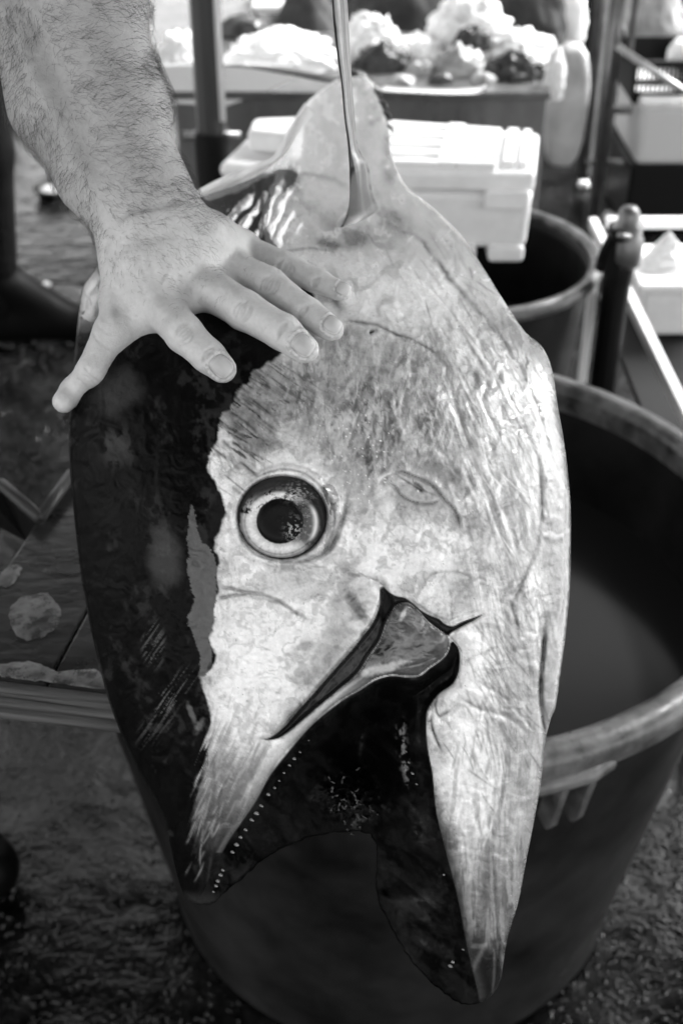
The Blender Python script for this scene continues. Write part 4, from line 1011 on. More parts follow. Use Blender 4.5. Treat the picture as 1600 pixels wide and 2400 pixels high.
def boots(P_, parent, foff=0.0):
    for s in (-1, 1):
        P = (lambda f, a, z: P_(f + foff, a, z)) if s == 1 else P_
        pr = [(P(-.01, .12 * s, .36), P(-.01, .12 * s, .10), .070, .052), (P(-.02, .12 * s, .06), P(.20, .13 * s, .045), .052, .046), (P(.05, .12 * s, .085), P(.15, .125 * s, .055), .05, .045), (P(.01, .12 * s, .17), P(.13, .122 * s, .075), .056, .05)]
        V, Q = bake(pr, .02, .008); V[:, 2] = np.maximum(V[:, 2], .004)
        b = np_mesh('boot', V, Q, M_RUB, parent)
boots(PP, man)
# hair: short dark strands rooted in the skin of forearm and hand back
hair_w = Vall[:nF]; hN = Nh[:, 0:1] * RT + Nh[:, 1:2] * UP + Nh[:, 2:3] * FW
dens = np.interp(hy, [-60, 470, 560, 640, 700], [1, 1, .65, .25, 0]) * np.where(hx < 590, 1, 0) * sstep(.15, .6, .8 - np.clip((hx - 430) / 160, 0, 1) * (hy > 480))
dens = dens * (.25 + .9 * sstep(.35, .6, fbm(hx / 40, hy / 40, 140, 3)))
kn = np.zeros(nF)
for (qx, qy) in ((395, 728), (515, 682), (585, 625)): kn += np.exp(-(((hx - qx) / 22) ** 2 + ((hy - qy) / 18) ** 2))
dens = np.maximum(dens, kn * .30)
pick = RNG.choice(nF, 10000, p=dens / dens.sum(), replace=True)
K = 7; HP = np.zeros((len(pick), K, 3)); L_ = RNG.uniform(.006, .017, len(pick)) * np.interp(hy[pick], [0, 480, 620], [1.1, .9, .5])
fdir = np.interp(hy[pick] + RNG.normal(0, 50, len(pick)), [0, 250, 470, 620], [.15, .0, .35, .9]) + RNG.normal(0, .5, len(pick)) + np.where(hx[pick] < np.interp(hy[pick], [0, 500], [70, 250]), 1.4, 0)
for s in range(K):
    ang = fdir + (s / K) * RNG.normal(0, .5, len(pick)) * .6
    stepv = np.cos(ang)[:, None] * RT - np.sin(ang)[:, None] * UP
    nn_ = hN[pick]; stepv = stepv - nn_ * (stepv * nn_).sum(1, keepdims=True); stepv /= np.linalg.norm(stepv, axis=1, keepdims=True) + 1e-9
    if s == 0: HP[:, 0] = hair_w[pick] - nn_ * .0002 + RNG.normal(0, .0006, (len(pick), 3)) * .6
    else: HP[:, s] = HP[:, s - 1] + (stepv * 1.0 + nn_ * np.array([1.1, .55, .25, .1, -.05, -.12])[s - 1]) * (L_ / K)[:, None] * (.85)
hc = bpy.data.hair_curves.new('arm_hair'); hc.add_curves([K] * len(pick))
hc.attributes['position'].data.foreach_set('vector', HP.astype(np.float32).ravel()) if 'position' in hc.attributes else None
ra = hc.attributes.get('radius') or hc.attributes.new('radius', 'FLOAT', 'POINT')
ra.data.foreach_set('value', np.tile(np.linspace(.000068, .00002, K), len(pick)).astype(np.float32))
M_HAIR = mat('arm_hair', .04, .5)
ho = bpy.data.objects.new('arm_hair', hc); COL.objects.link(ho); hc.materials.append(M_HAIR)
ho.parent = man; ho.matrix_parent_inverse = Matrix.Translation(Vector((-PX, -PY, 0)))
# finger nails: curved plates laid on the finger tips
bvh = BVHTree.FromPolygons([tuple(v) for v in Vall[:nF]], [tuple(int(i) for i in q) for q in Qh])
M_NAIL = mat_attr('nail', bump=.05, bscale=600, bdist=.0002, spec=.35, coat=.0, vary=.03)
for (nc, v, u, nr_) in nailgeo:
    n = 26; g = np.linspace(-1, 1, n); S_, T_ = np.meshgrid(g, g, indexing='ij')
    # squircle map of the square
    rad = np.maximum(np.abs(S_), np.abs(T_)); nrm = (np.abs(S_) ** 3.2 + np.abs(T_) ** 3.2) ** (1 / 3.2) + 1e-9; k = rad / nrm
    S2, T2 = S_ * k, T_ * k
    px = nc[0] + v[0] * S2 * nr_ * .86 + u[0] * T2 * nr_ * .76; py = nc[1] + v[1] * S2 * nr_ * .86 + u[1] * T2 * nr_ * .76
    d = np.zeros(px.shape)
    for i in range(n):
        for j in range(n):
            r0 = at(px[i, j], py[i, j], 1.0) - CAM; hit = bvh.ray_cast(Vector(CAM), Vector(r0).normalized())
            d[i, j] = (Vector(hit[0]) - Vector(CAM)).dot(Vector(FW)) if hit[0] is not None else np.nan
    d = np.where(np.isnan(d), np.nanmean(d), d)
    Am = np.stack([S2.ravel() ** 2, T2.ravel() ** 2, S2.ravel() * T2.ravel(), S2.ravel(), T2.ravel(), np.ones(n * n)], 1)
    dd = (Am @ np.linalg.lstsq(Am, d.ravel(), rcond=None)[0]).reshape(n, n)
    ed = (np.abs(S2) ** 3.2 + np.abs(T2) ** 3.2) ** (1 / 3.2)
    front_edge = sstep(.72, .8, S2)
    dd = dd - .0006 * (1 - sstep(.82, 1.0, ed) * 1.6) + .0002 * S2
    al = .47 + .04 * (fbm(T2 * 9, S2, 150, 3) - .5) + .12 * front_edge + .05 * sstep(-.6, -.75, S2) - .30 * sstep(.88, 1, ed)
    V = at(px, py, dd).reshape(-1, 3); i, j = np.meshgrid(np.arange(n - 1), np.arange(n - 1), indexing='ij'); i = i.ravel(); j = j.ravel()
    Q = np.stack([i * n + j, (i + 1) * n + j, (i + 1) * n + j + 1, i * n + j + 1], 1)
    np_mesh('fingernail', V, Q, M_NAIL, man, attrs={'paint': np.stack([al.ravel(), np.full(n * n, .42)], 1)})

# ================================================================== THE PLACE
def noisy_ground():
    m = bpy.data.materials.new('wet_asphalt'); m.use_nodes = True; nt = m.node_tree; N = nt.nodes; L = nt.links; b = N['Principled BSDF']
    tc = N.new('ShaderNodeTexCoord'); O = tc.outputs['Object']
    def noise(s, d=5, r=.6):
        n = N.new('ShaderNodeTexNoise'); n.inputs['Scale'].default_value = s; n.inputs['Detail'].default_value = d; n.inputs['Roughness'].default_value = r; L.new(O, n.inputs['Vector']); return n.outputs['Fac']
    def ramp(src, a, c, va, vb):
        r = N.new('ShaderNodeMapRange'); r.inputs['From Min'].default_value = a; r.inputs['From Max'].default_value = c; r.inputs['To Min'].default_value = va; r.inputs['To Max'].default_value = vb
        r.interpolation_type = 'SMOOTHSTEP'; L.new(src, r.inputs['Value']); return r.outputs['Result']
    def math_(op, a, c):
        q = N.new('ShaderNodeMath'); q.operation = op
        for i, v in enumerate((a, c)):
            if isinstance(v, (int, float)): q.inputs[i].default_value = v
            else: L.new(v, q.inputs[i])
        return q.outputs[0]
    v = N.new('ShaderNodeTexVoronoi'); v.inputs['Scale'].default_value = 68; v.feature = 'SMOOTH_F1'; v.inputs['Smoothness'].default_value = .35; v.inputs['Randomness'].default_value = 1
    wv = N.new('ShaderNodeVectorMath'); wv.operation = 'ADD'; nz = N.new('ShaderNodeTexNoise'); nz.inputs['Scale'].default_value = 30; L.new(O, nz.inputs['Vector'])
    sc_ = N.new('ShaderNodeVectorMath'); sc_.operation = 'SCALE'; sc_.inputs['Scale'].default_value = .02; L.new(nz.outputs['Color'], sc_.inputs[0]); L.new(O, wv.inputs[0]); L.new(sc_.outputs[0], wv.inputs[1]); L.new(wv.outputs[0], v.inputs['Vector'])
    big = noise(2.2, 6); puddle = ramp(big, .50, .58, 0, 1)
    col = math_('MULTIPLY', ramp(noise(9, 6), .3, .7, .002, .007), ramp(noise(70, 4), .3, .7, .4, 1.8))
    cc = N.new('ShaderNodeCombineColor')
    for k in ('Red', 'Green', 'Blue'): L.new(col, cc.inputs[k])
    L.new(cc.outputs['Color'], b.inputs['Base Color'])
    L.new(math_('SUBTRACT', ramp(noise(14, 5), .35, .65, .07, .16), math_('MULTIPLY', puddle, .05)), b.inputs['Roughness'])
    peb = ramp(v.outputs['Distance'], .30, .10, 0, 1)
    hgt = math_('ADD', math_('MULTIPLY', math_('MULTIPLY', peb, ramp(noise(17, 3), .36, .55, 0, 1)), .55), math_('MULTIPLY', noise(110, 3, .5), .06))
    hgt = math_('ADD', hgt, math_('MULTIPLY', noise(9, 2), .35))
    bp = N.new('ShaderNodeBump'); bp.inputs['Distance'].default_value = .022
    L.new(ramp(puddle, 0, 1, 1.0, .55), bp.inputs['Strength']); L.new(hgt, bp.inputs['Height']); L.new(bp.outputs['Normal'], b.inputs['Normal'])
    b.inputs['Specular IOR Level'].default_value = .27
    return m
bm = bmesh.new(); bmesh.ops.create_grid(bm, x_segments=8, y_segments=8, size=150)
g = bm_obj('ground', bm, noisy_ground()); tag(g, kind='structure')

M_TUB = mat('tub_plastic', .007, .5, noise=.5, nscale=7, bump=.3, bscale=30, rvar=.14, spec=.12, v2=.019)
M_RIM = mat('tub_rim_worn', .035, .38, noise=.5, nscale=30, v2=.14, bump=.35, bscale=90, rvar=.12)
M_WATER = mat('murky_water', .026, .15, spec=.04, bump=.04, bscale=12, bdist=.004)
def tub(c, R, H, r0, label, ztop_water, hand=None, lip=1.0):
    t = empty('tub', (c[0], c[1], 0), label, 'tub')
    bm = bmesh.new()
    w = .007
    add_lathe(bm, (c[0], c[1], 0), [(0, .012), (r0 - w - .01, .012), (r0 - w, .03), (R - w - .012, H - .03), (R - w - .010, H - .012), (R - .012, H - .012), (R - .012, H - .035), (r0 + .10 * (R - r0), .11 * H), (r0 + .004, .014), (r0 + .006, .010), (r0 + .004, .004), (r0 - .006, .001), (0, .001)], 96)
    bm_obj('tub_wall', bm, M_TUB, t, smooth=True)
    bm = bmesh.new(); l = lip
    pr = []
    for k in range(17):
        a = math.pi * (1.08 - 1.45 * k / 16); pr.append((R - .004 * l + .019 * l * math.cos(a), H - .006 + .016 * l * math.sin(a) - (.010 * l if math.sin(a) < 0 else 0)))
    pr = [(R - .020 * l, H - .034)] + pr + [(R - .010, H - .030 * l)]
    add_lathe(bm, (c[0], c[1], 0), pr, 128)
    rim = bm_obj('rim', bm, M_RIM, t, smooth=True)
    if hand is not None:
        for a in hand:
            ha = bmesh.new()
            ca, sa = math.cos(a), math.sin(a)
            top = H - .026; Lr = .088
            rt_ = R + .012; prof = [(R - .014, top), (rt_ + .006, top), (rt_ + .005, top - .012), (R + .004, top - Lr * .82), (R - .006, top - Lr), (R - .028, top - Lr * .96)]
            for s in (1,):
                vs = []
                for off in (-.0038, .0038):
                    vs.append([ha.verts.new((c[0] + ca * r - sa * off, c[1] + sa * r + ca * off, z)) for r, z in prof])
                ha.faces.new(vs[0]); ha.faces.new(vs[1][::-1])
                for k in range(len(prof)): ha.faces.new((vs[0][k], vs[0][(k + 1) % len(prof)], vs[1][(k + 1) % len(prof)], vs[1][k]))
            bmesh.ops.recalc_face_normals(ha, faces=ha.faces)
            bm_obj('handle_rib', ha, M_RIM, t, bevel=.0016)
        ha = bmesh.new(); a0, a1 = min(hand) - .09, max(hand) + .06; n = 24; rows = []
        for k in range(n + 1):
            a = a0 + (a1 - a0) * k / n; e = min(1, min(k, n - k) / 4)
            rows.append([ha.verts.new((c[0] + r * math.cos(a), c[1] + r * math.sin(a), z)) for r, z in ((R + .004, H - .018), (R + .013 + .007 * e, H - .016), (R + .015 + .009 * e, H - .026), (R + .012 + .007 * e, H - .034), (R, H - .034))])
        for A_, B_ in zip(rows[:-1], rows[1:]):
            for k in range(4): ha.faces.new((A_[k], B_[k], B_[k + 1], A_[k + 1]))
        bmesh.ops.recalc_face_normals(ha, faces=ha.faces)
        bm_obj('handle_lip', ha, M_RIM, t, smooth=True)
    zr = r0 - w + (R - w - .012 - r0 + w) * (ztop_water - .03) / (H - .06)
    bm = bmesh.new(); rings = [(0, ztop_water)] + [(zr * k / 6, ztop_water) for k in range(1, 7)]
    add_lathe(bm, (c[0], c[1], 0), rings, 96)
    wo = bm_obj('water', bm, M_WATER, None, smooth=True); tag(wo, kind='stuff')
    return t, wo
TC = (.075, 1.295)
pa1 = ground(1299, 1830, .575); pa2 = ground(1366, 1815, .575)
angs = [math.atan2(p[1] - TC[1], p[0] - TC[0]) for p in (pa1, pa2)]
tub(TC, .424, .618, .313, 'huge dark plastic tub under the fish head, ribbed handle below its rim', .466, hand=[angs[0] - .16, angs[0], angs[1]])
tub((.194, 2.13), .2555, .618, .19, 'smaller dark round tub standing behind, under the corner of the white foam box', .44, lip=.62)

# ---- wooden table under the fish
M_WOOD = mat('wet_old_wood', .012, .30, spec=.25, noise=.6, nscale=9, v2=.040, bump=.3, bscale=60, stretch=(.8, 1.4, 1), rvar=.14)
M_WOODE = mat('wood_edge', .03, .6, spec=.2, noise=.6, nscale=16, v2=.13, bump=.9, bscale=40, bdist=.004, stretch=(.25, 1, 9))
tb = empty('wooden_table', (-.1, 1.2, 0), 'wet worn wooden table the tuna lies on, its front edge showing at left', 'table')
fa, fb = ground(-40, 1556, .85), ground(250, 1591, .85)
ex_ = (fb - fa); ex_[2] = 0; ex_ /= np.linalg.norm(ex_); ey_ = np.array([-ex_[1], ex_[0], 0])
la = ground(0, 1312, .85); org = fa + ex_ * ((la - fa) @ ex_)
ang = math.atan2(ex_[1], ex_[0]); Rz = Matrix.Rotation(ang, 4, 'Z')
def tloc(u, v, z): return org + ex_ * u + ey_ * v + np.array([0, 0, z - .85])
bm = bmesh.new(); wpl = .088
for k in range(4):
    add_box(bm, tloc(.003 + wpl * (k + .5), .42, .839), (wpl - .0015, .84, .022), Rz)
bm_obj('tabletop', bm, M_WOOD, tb, bevel=.002)
bm = bmesh.new(); add_box(bm, tloc(.176, .014, .816), (.34, .022, .022), Rz); bm_obj('apron', bm, M_WOODE, tb, bevel=.002)
bm = bmesh.new(); add_box(bm, tloc(.178, -.0035, .8395), (.356, .006, .0205), Rz); bm_obj('edge_strip', bm, M_WOODE, tb, bevel=.0015)
for u in (.02,):
    bm = bmesh.new(); add_box(bm, tloc(u, .82, .414), (.035, .045, .828), Rz); bm_obj('leg', bm, M_WOOD, tb, bevel=.003)
# crumbs of pale slime on the table
M_SLIME = mat('dried_salt', .09, .5, noise=.4, nscale=60, bump=.6, bscale=90, v2=.17)
_nt = M_SLIME.node_tree; _n = _nt.nodes.new('ShaderNodeTexNoise'); _n.inputs['Scale'].default_value = 34; _n.inputs['Detail'].default_value = 8; _n.inputs['Roughness'].default_value = .75
_tc = _nt.nodes.new('ShaderNodeTexCoord'); _nt.links.new(_tc.outputs['Object'], _n.inputs['Vector'])
_mr = _nt.nodes.new('ShaderNodeMapRange'); _mr.inputs['From Min'].default_value = .34; _mr.inputs['From Max'].default_value = .52; _nt.links.new(_n.outputs['Fac'], _mr.inputs['Value']); _nt.links.new(_mr.outputs['Result'], _nt.nodes['Principled BSDF'].inputs['Alpha'])
def patch(name, pts, z, mt, parent=None, th=.0012, wob=5, seed=200):
    """thin flat spill with an uneven outline lying on the level z"""
    L_ = cr(pts, 8, True); a = np.arange(len(L_)); L_ = L_ + np.stack([fbm(L_[:, 0] / 9, L_[:, 1] / 9, seed, 4) - .5, fbm(L_[:, 1] / 9, L_[:, 0] / 9, seed + 1, 4) - .5], 1) * wob * 2
    G = ground(L_[:, 0], L_[:, 1], z) if False else np.array([ground(x, y, z) for x, y in L_])
    c = G.mean(0); bm = bmesh.new()
    top = [bm.verts.new((p[0] * .94 + c[0] * .06, p[1] * .94 + c[1] * .06, z + th)) for p in G]; bot = [bm.verts.new((p[0], p[1], z + .0003)) for p in G]
    cv = bm.verts.new((c[0], c[1], z + th * 1.2)); n = len(G)
    for k in range(n):
        k2 = (k + 1) % n; bm.faces.new((bot[k], bot[k2], top[k2], top[k])); bm.faces.new((top[k], top[k2], cv))
    bmesh.ops.recalc_face_normals(bm, faces=bm.faces)
    return bm_obj(name, bm, mt, parent, smooth=True)
patch('salt_patch', [(22,1420),(30,1390),(60,1370),(100,1362),(130,1385),(142,1415),(125,1445),(95,1465),(60,1472),(35,1455)], .8502, M_SLIME, tb)
patch('salt_patch', [(-10,1345),(8,1310),(35,1298),(50,1305),(40,1330),(20,1348)], .8502, M_SLIME, tb, seed=204)
patch('salt_patch', [(-10,1530),(50,1520),(95,1528),(140,1545),(215,1540),(238,1555),(236,1583),(150,1572),(60,1562),(-10,1552)], .8502, M_SLIME, tb, seed=206)
bx = empty('plastic_crate', (-.03, 1.06, .62), 'dark plastic crate wedged between the tub rim and the wooden table', 'crate')
M_CRATE = mat('black_crate', .007, .45, spec=.15)
bm = bmesh.new(); add_box(bm, (-.03, 1.06, .724), (.16, .30, .200)); bm_obj('crate_wall', bm, M_CRATE, bx, bevel=.006)
bm = bmesh.new(); add_box(bm, (-.03, 1.06, .635), (.20, .50, .022)); bm_obj('crate_rim', bm, M_CRATE, bx, bevel=.004)
# ---- bent metal frame beside the table
M_STEEL = mat('dull_steel', .30, .35, metal=.8, noise=.3, nscale=20)
M_DSTEEL = mat('dark_steel', .13, .35, metal=.5, noise=.3, nscale=20)
M_WHITEM = mat('white_enamel', .80, .3)
M_BRK = mat('rusty_steel', .05, .5, metal=.3, spec=.3)
fr = empty('metal_bracket', ground(60, 1190, .80), 'bent dark metal bracket sticking out behind the wooden table at left', 'bracket')
bm = bmesh.new(); pts = [ground(-60, 1140, .84), ground(4, 1112, .86), ground(93, 1190, .858)]
add_tube(bm, pts, .006, 10); bm_obj('bar', bm, M_BRK, fr, smooth=True)
bm = bmesh.new(); add_tube(bm, [ground(93, 1190, .858), ground(165, 1088, .858)], .0055, 10); bm_obj('bar', bm, M_BRK, fr, smooth=True)
bm = bmesh.new(); p_ = [ground(-20, 1130, .853), ground(8, 1120, .853), ground(93, 1196, .853), ground(60, 1222, .80), ground(-20, 1180, .80)]
vs = [bm.verts.new(tuple(v)) for v in p_]; vs2 = [bm.verts.new((v[0], v[1], v[2] - .012)) for v in p_]; bm.faces.new(vs); bm.faces.new(vs2[::-1])
for k in range(5): bm.faces.new((vs[k], vs2[k], vs2[(k + 1) % 5], vs[(k + 1) % 5]))
bmesh.ops.recalc_face_normals(bm, faces=bm.faces); bm_obj('plate', bm, M_CRATE, fr)

# ---- foam boxes
M_FOAM = mat('white_foam', .82, .65, noise=.05, nscale=30, bump=.4, bscale=260, bdist=.001)
def hexa(bm, base, top):
    a = [bm.verts.new(tuple(v)) for v in base]; b = [bm.verts.new(tuple(v)) for v in top]
    bm.faces.new(a[::-1]); bm.faces.new(b)
    for k in range(4): bm.faces.new((a[k], a[(k + 1) % 4], b[(k + 1) % 4], b[k]))
    bmesh.ops.recalc_face_normals(bm, faces=bm.faces)
B0 = ground(1207, 603, .622); zt = aty(1228, 398, B0[1])[2]
FRc, FLc, BRc, BLc = ground(1229, 398, zt), ground(800, 392, zt), ground(1238, 305, zt), ground(855, 275, zt)
fbx = empty('foam_box', tuple(B0), 'white foam fish box with slatted lid, resting on the smaller tub', 'foam box', 'foam fish boxes')
def quadbox(c4, z0, z1, sx=0.0, inset=0.0, tap=0.0):
    c = np.mean(c4, 0); o = []
    for z, k in ((z0, 1 - tap), (z1, 1.0)): o.append([np.array([c[0] + (p[0] - c[0]) * k * (1 - inset), c[1] + (p[1] - c[1]) * k * (1 - inset), z]) for p in c4])
    return o
c4 = [FLc, FRc, BRc, BLc]
lidh = .034; bot = B0[2] + .022
bm = bmesh.new(); b_, t_ = quadbox(c4, bot, zt - lidh - .002, tap=.035, inset=.012); hexa(bm, b_, t_); bm_obj('box', bm, M_FOAM, fbx, bevel=.012, seg=3)
bm = bmesh.new(); b_, t_ = quadbox(c4, zt - lidh, zt, tap=0); hexa(bm, b_, t_); bm_obj('lid', bm, M_FOAM, fbx, bevel=.008, seg=3)
e1 = (FRc - FLc); e2 = (BLc - FLc)
def lidpt(u, v): return FLc * (1 - u) * (1 - v) + FRc * u * (1 - v) + BRc * u * v + BLc * (1 - u) * v
bm = bmesh.new()
def ridge_strip(u0, v0, u1, v1, w=.018, h=.014):
    p, q = lidpt(u0, v0), lidpt(u1, v1); d = q - p; L = np.linalg.norm(d); c = (p + q) / 2; c[2] = zt + h / 2 - .001
    add_box(bm, c, (L, w, h), Matrix.Rotation(math.atan2(d[1], d[0]), 4, 'Z'))
for v in (.08, .27, .46, .65, .84): ridge_strip(.12, v, .47, v); ridge_strip(.57, v, .78, v)
ridge_strip(.52, .05, .52, .92, .030); ridge_strip(.85, .1, .85, .9, .02); ridge_strip(.93, .1, .93, .9, .014)
bm_obj('lid_ribs', bm, M_FOAM, fbx, bevel=.002)
bm = bmesh.new(); cA = ground(1160, 560, B0[2]); cB = B0
add_box(bm, ((B0[0] - .035), B0[1] + .035, B0[2] + .014), (.062, .07, .030)); bm_obj('foot', bm, M_FOAM, fbx, bevel=.008, seg=3)
bm = bmesh.new(); add_box(bm, (FLc[0] + .12, B0[1] + .04, B0[2] + .014), (.2, .08, .030)); bm_obj('foot', bm, M_FOAM, fbx, bevel=.008, seg=3)
bm = bmesh.new(); cr_c = aty(1162, 412, FRc[1] - .004); 
add_box(bm, (FRc[0] - .045, FRc[1] - .003, zt - lidh - .010), (.075, .016, .034)); bm_obj('lid_catch', bm, M_FOAM, fbx, bevel=.005)
# left foam box, partly behind the fish
zl = .79; q4 = [ground(498, 374, zl), ground(720, 400, zl), ground(740, 300, zl), ground(585, 292, zl)]
fb2 = empty('foam_box', tuple(q4[0] * [1, 1, 0] + np.array([0, 0, .60])), 'white foam box with rounded lid behind the tuna tail, beside the dark pole', 'foam box', 'foam fish boxes')
bm = bmesh.new(); b_, t_ = quadbox(q4, .60, zl - .032, tap=.04, inset=.02); hexa(bm, b_, t_); bm_obj('box', bm, M_FOAM, fb2, bevel=.012, seg=3)
bm = bmesh.new(); b_, t_ = quadbox(q4, zl - .030, zl); hexa(bm, b_, t_); bm_obj('lid', bm, M_FOAM, fb2, bevel=.016, seg=4)
q5 = [ground(566, 300, .83), ground(740, 316, .83), ground(745, 262, .83), ground(580, 268, .83)]
fb3 = empty('foam_cover', tuple(q5[0]), 'loose white foam lid lying across the foam box beside the tuna tail', 'lid')
bm = bmesh.new(); b_, t_ = quadbox(q5, .793, .83); hexa(bm, b_, t_); bm_obj('panel', bm, M_FOAM, fb3, bevel=.012, seg=3)
cb = empty('fish_crate', (q4[0][0] + .15, q4[0][1] + .1, 0), 'dark crate on the ground carrying the foam box behind the tail', 'crate')
bm = bmesh.new(); cc_ = np.mean(q4, 0); add_box(bm, (cc_[0], cc_[1], .298), (.34, .26, .59)); bm_obj('crate_wall', bm, M_CRATE, cb, bevel=.008)

# ---- poles
pl = empty('canopy_pole', aty(487, 430, 2.6) * [1, 1, 0], 'thick steel pole in a black socket, standing at left beside the forearm', 'pole', 'canopy poles')
pb = aty(487, 300, 2.6); 
M_POLE = mat('brushed_pole', .09, .28, metal=.75, noise=.35, nscale=12, stretch=(1, 1, .1))
def oct_pole(c, r, z0, z1, seg=16, flute=.0):
    bm = bmesh.new(); add_lathe(bm, (c[0], c[1], 0), [(0, z0), (r, z0), (r, z1), (0, z1)], seg); return bm
bm_obj('pole', oct_pole(pb, .031, pb[2] - .2, 2.6, 10), M_POLE, pl, bevel=.004)
bm_obj('socket', oct_pole(pb, .038, .0, pb[2], 24), M_CRATE, pl, smooth=False)
bm = bmesh.new(); add_tube(bm, [(pb[0] - .058, pb[1] - .01, pb[2] - .008), (pb[0] + .058, pb[1] - .01, pb[2] - .008)], .010, 10); bm_obj('bolt', bm, M_DSTEEL, pl, smooth=True)
bm = bmesh.new(); add_tube(bm, [(pb[0] + .026, pb[1] - .034, pb[2] + .03), (pb[0] + .026, pb[1] - .034, 2.6)], .006, 10); bm_obj('sheen_strip', bm, M_WHITEM, pl, smooth=True)  # white tube standing in for the light reflection along the pole's right side
# rack of tubes at right
rk = empty('tube_rack', ground(1364, 505) , 'tall rack of thin metal tubes with cross bars at right', 'rack')
g1 = ground(1364, 508)
def vpole(c, r, z0, z1, name, mt, parent):
    bm = bmesh.new(); add_tube(bm, [(c[0], c[1], z0), (c[0], c[1], z1)], r, 14); return bm_obj(name, bm, mt, parent, smooth=True)
vpole(g1, .017, 0, 2.3, 'post', M_STEEL, rk); vpole((g1[0] + .05, g1[1] + .02, 0), .010, .5, 2.3, 'post', M_DSTEEL, rk)
g2 = aty(1342, 372, 4.3); vpole(g2, .024, 0, 2.5, 'post', M_STEEL, rk)
for (a, b, r) in [((1385, 251), (1640, 250), .014), ((1376, 374), (1500, 374), .012), ((1372, 372), (1345, 374), .012)]:
    bm = bmesh.new(); pa_w, pb_w = aty(a[0], a[1], g1[1] + .03), aty(b[0], b[1], g1[1] + .03); add_tube(bm, [pa_w, pb_w], r, 12); bm_obj('cross_bar', bm, M_STEEL, rk, smooth=True)
bm = bmesh.new(); add_tube(bm, [aty(1418, 108, g1[1] - .03), aty(1590, 225, g1[1] - .35)], .010, 12); bm_obj('brace', bm, M_STEEL, rk, smooth=True)

# ---- black post with a clamp beside the tubs
ps = empty('clamp_post', aty(1385, 912, 2.0) * [1, 1, 0], 'stout black post with a bolted clamp on top, behind the huge tub at right', 'post')
pt = aty(1432, 520, 2.0)
bm = bmesh.new(); add_lathe(bm, (pt[0], pt[1], 0), [(0, 0), (.024, 0), (.0235, pt[2] - .10), (.026, pt[2] - .08), (.026, pt[2]), (0, pt[2])], 14); bm_obj('post', bm, M_CRATE, ps, bevel=.002)
bm = bmesh.new(); add_lathe(bm, (pt[0] + .006, pt[1], pt[2] - .065), [(0, 0), (.027, .0), (.029, .015), (.029, .045), (.025, .050), (.025, .066), (.018, .070), (.018, .088), (.012, .098), (0, .10)], 24); bm_obj('clamp', bm, M_DSTEEL, ps, smooth=True)
bm = bmesh.new(); add_tube(bm, [aty(1430, 540, 1.98), aty(1408, 545, 1.99), aty(1388, 580, 2.0), aty(1378, 615, 2.02)], [.012, .012, .010, .010], 10); bm_obj('strap', bm, M_CRATE, ps, smooth=True)
bm = bmesh.new(); add_tube(bm, [aty(1418, 540, 1.96), aty(1446, 545, 1.96)], .005, 8); bm_obj('bolt', bm, M_STEEL, ps, smooth=True)

# ---- white open frame and foam box at right edge
wf = empty('table_stand', (.56, 2.3, 0), 'low white metal frame at the right edge, around the small foam box', 'frame')
zf = .45; k0 = ground(1378, 511, zf); k1 = ground(1760, 511, zf); m1 = ground(1446, 690, zf); m2 = ground(1580, 968, zf); m0 = m1 + (m1 - m2) / np.linalg.norm(m1 - m2) * abs(k0[1] - m1[1])
def flatbar(bm, a, b, w, h):
    d = np.array(b) - np.array(a); L = np.linalg.norm(d[:2]); add_box(bm, (np.array(a) + b) / 2, (L, w, h), Matrix.Rotation(math.atan2(d[1], d[0]), 4, 'Z'))
bm = bmesh.new(); flatbar(bm, k0 + [.012, 0, 0], k1, .016, .024); bm_obj('rail', bm, M_WHITEM, wf, bevel=.002)
bm = bmesh.new(); mm2 = m2 + (m2 - m1) * .6; flatbar(bm, m0, mm2, .018, .024); bm_obj('rail', bm, M_WHITEM, wf, bevel=.002)
bm = bmesh.new(); add_box(bm, (k0[0] + .16, 2.35, aty(1500, 775, 2.45)[2] - .010), (.31, .66, .016)); bm_obj('shelf', bm, M_CRATE, wf, bevel=.002)
for c in (k0, mm2, k1):
    bm = bmesh.new(); add_box(bm, (c[0], c[1], zf / 2 - .012), (.018, .018, zf - .024)); bm_obj('leg', bm, M_WHITEM, wf, bevel=.002)
sb = ground(1520, 770, .0); yb = 2.45
s0 = aty(1456, 655, yb); s1 = aty(1620, 672, yb); zb = aty(1500, 775, yb)[2]
sbx = empty('foam_box', (s0[0], yb, max(zb, 0)), 'small white foam box standing inside the low white frame at right', 'foam box', 'foam fish boxes')
bm = bmesh.new(); add_box(bm, ((s0[0] + s1[0]) / 2 + .02, yb + .10, (s0[2] + zb) / 2), (s1[0] - s0[0] - .01, .19, s0[2] - zb - .002)); bm_obj('box', bm, M_FOAM, sbx, bevel=.01, seg=3)
bm = bmesh.new(); add_box(bm, ((s0[0] + s1[0]) / 2 + .02, yb + .10, s0[2] - .006), (s1[0] - s0[0] + .02, .22, .022)); bm_obj('rim', bm, M_FOAM, sbx, bevel=.006, seg=3)

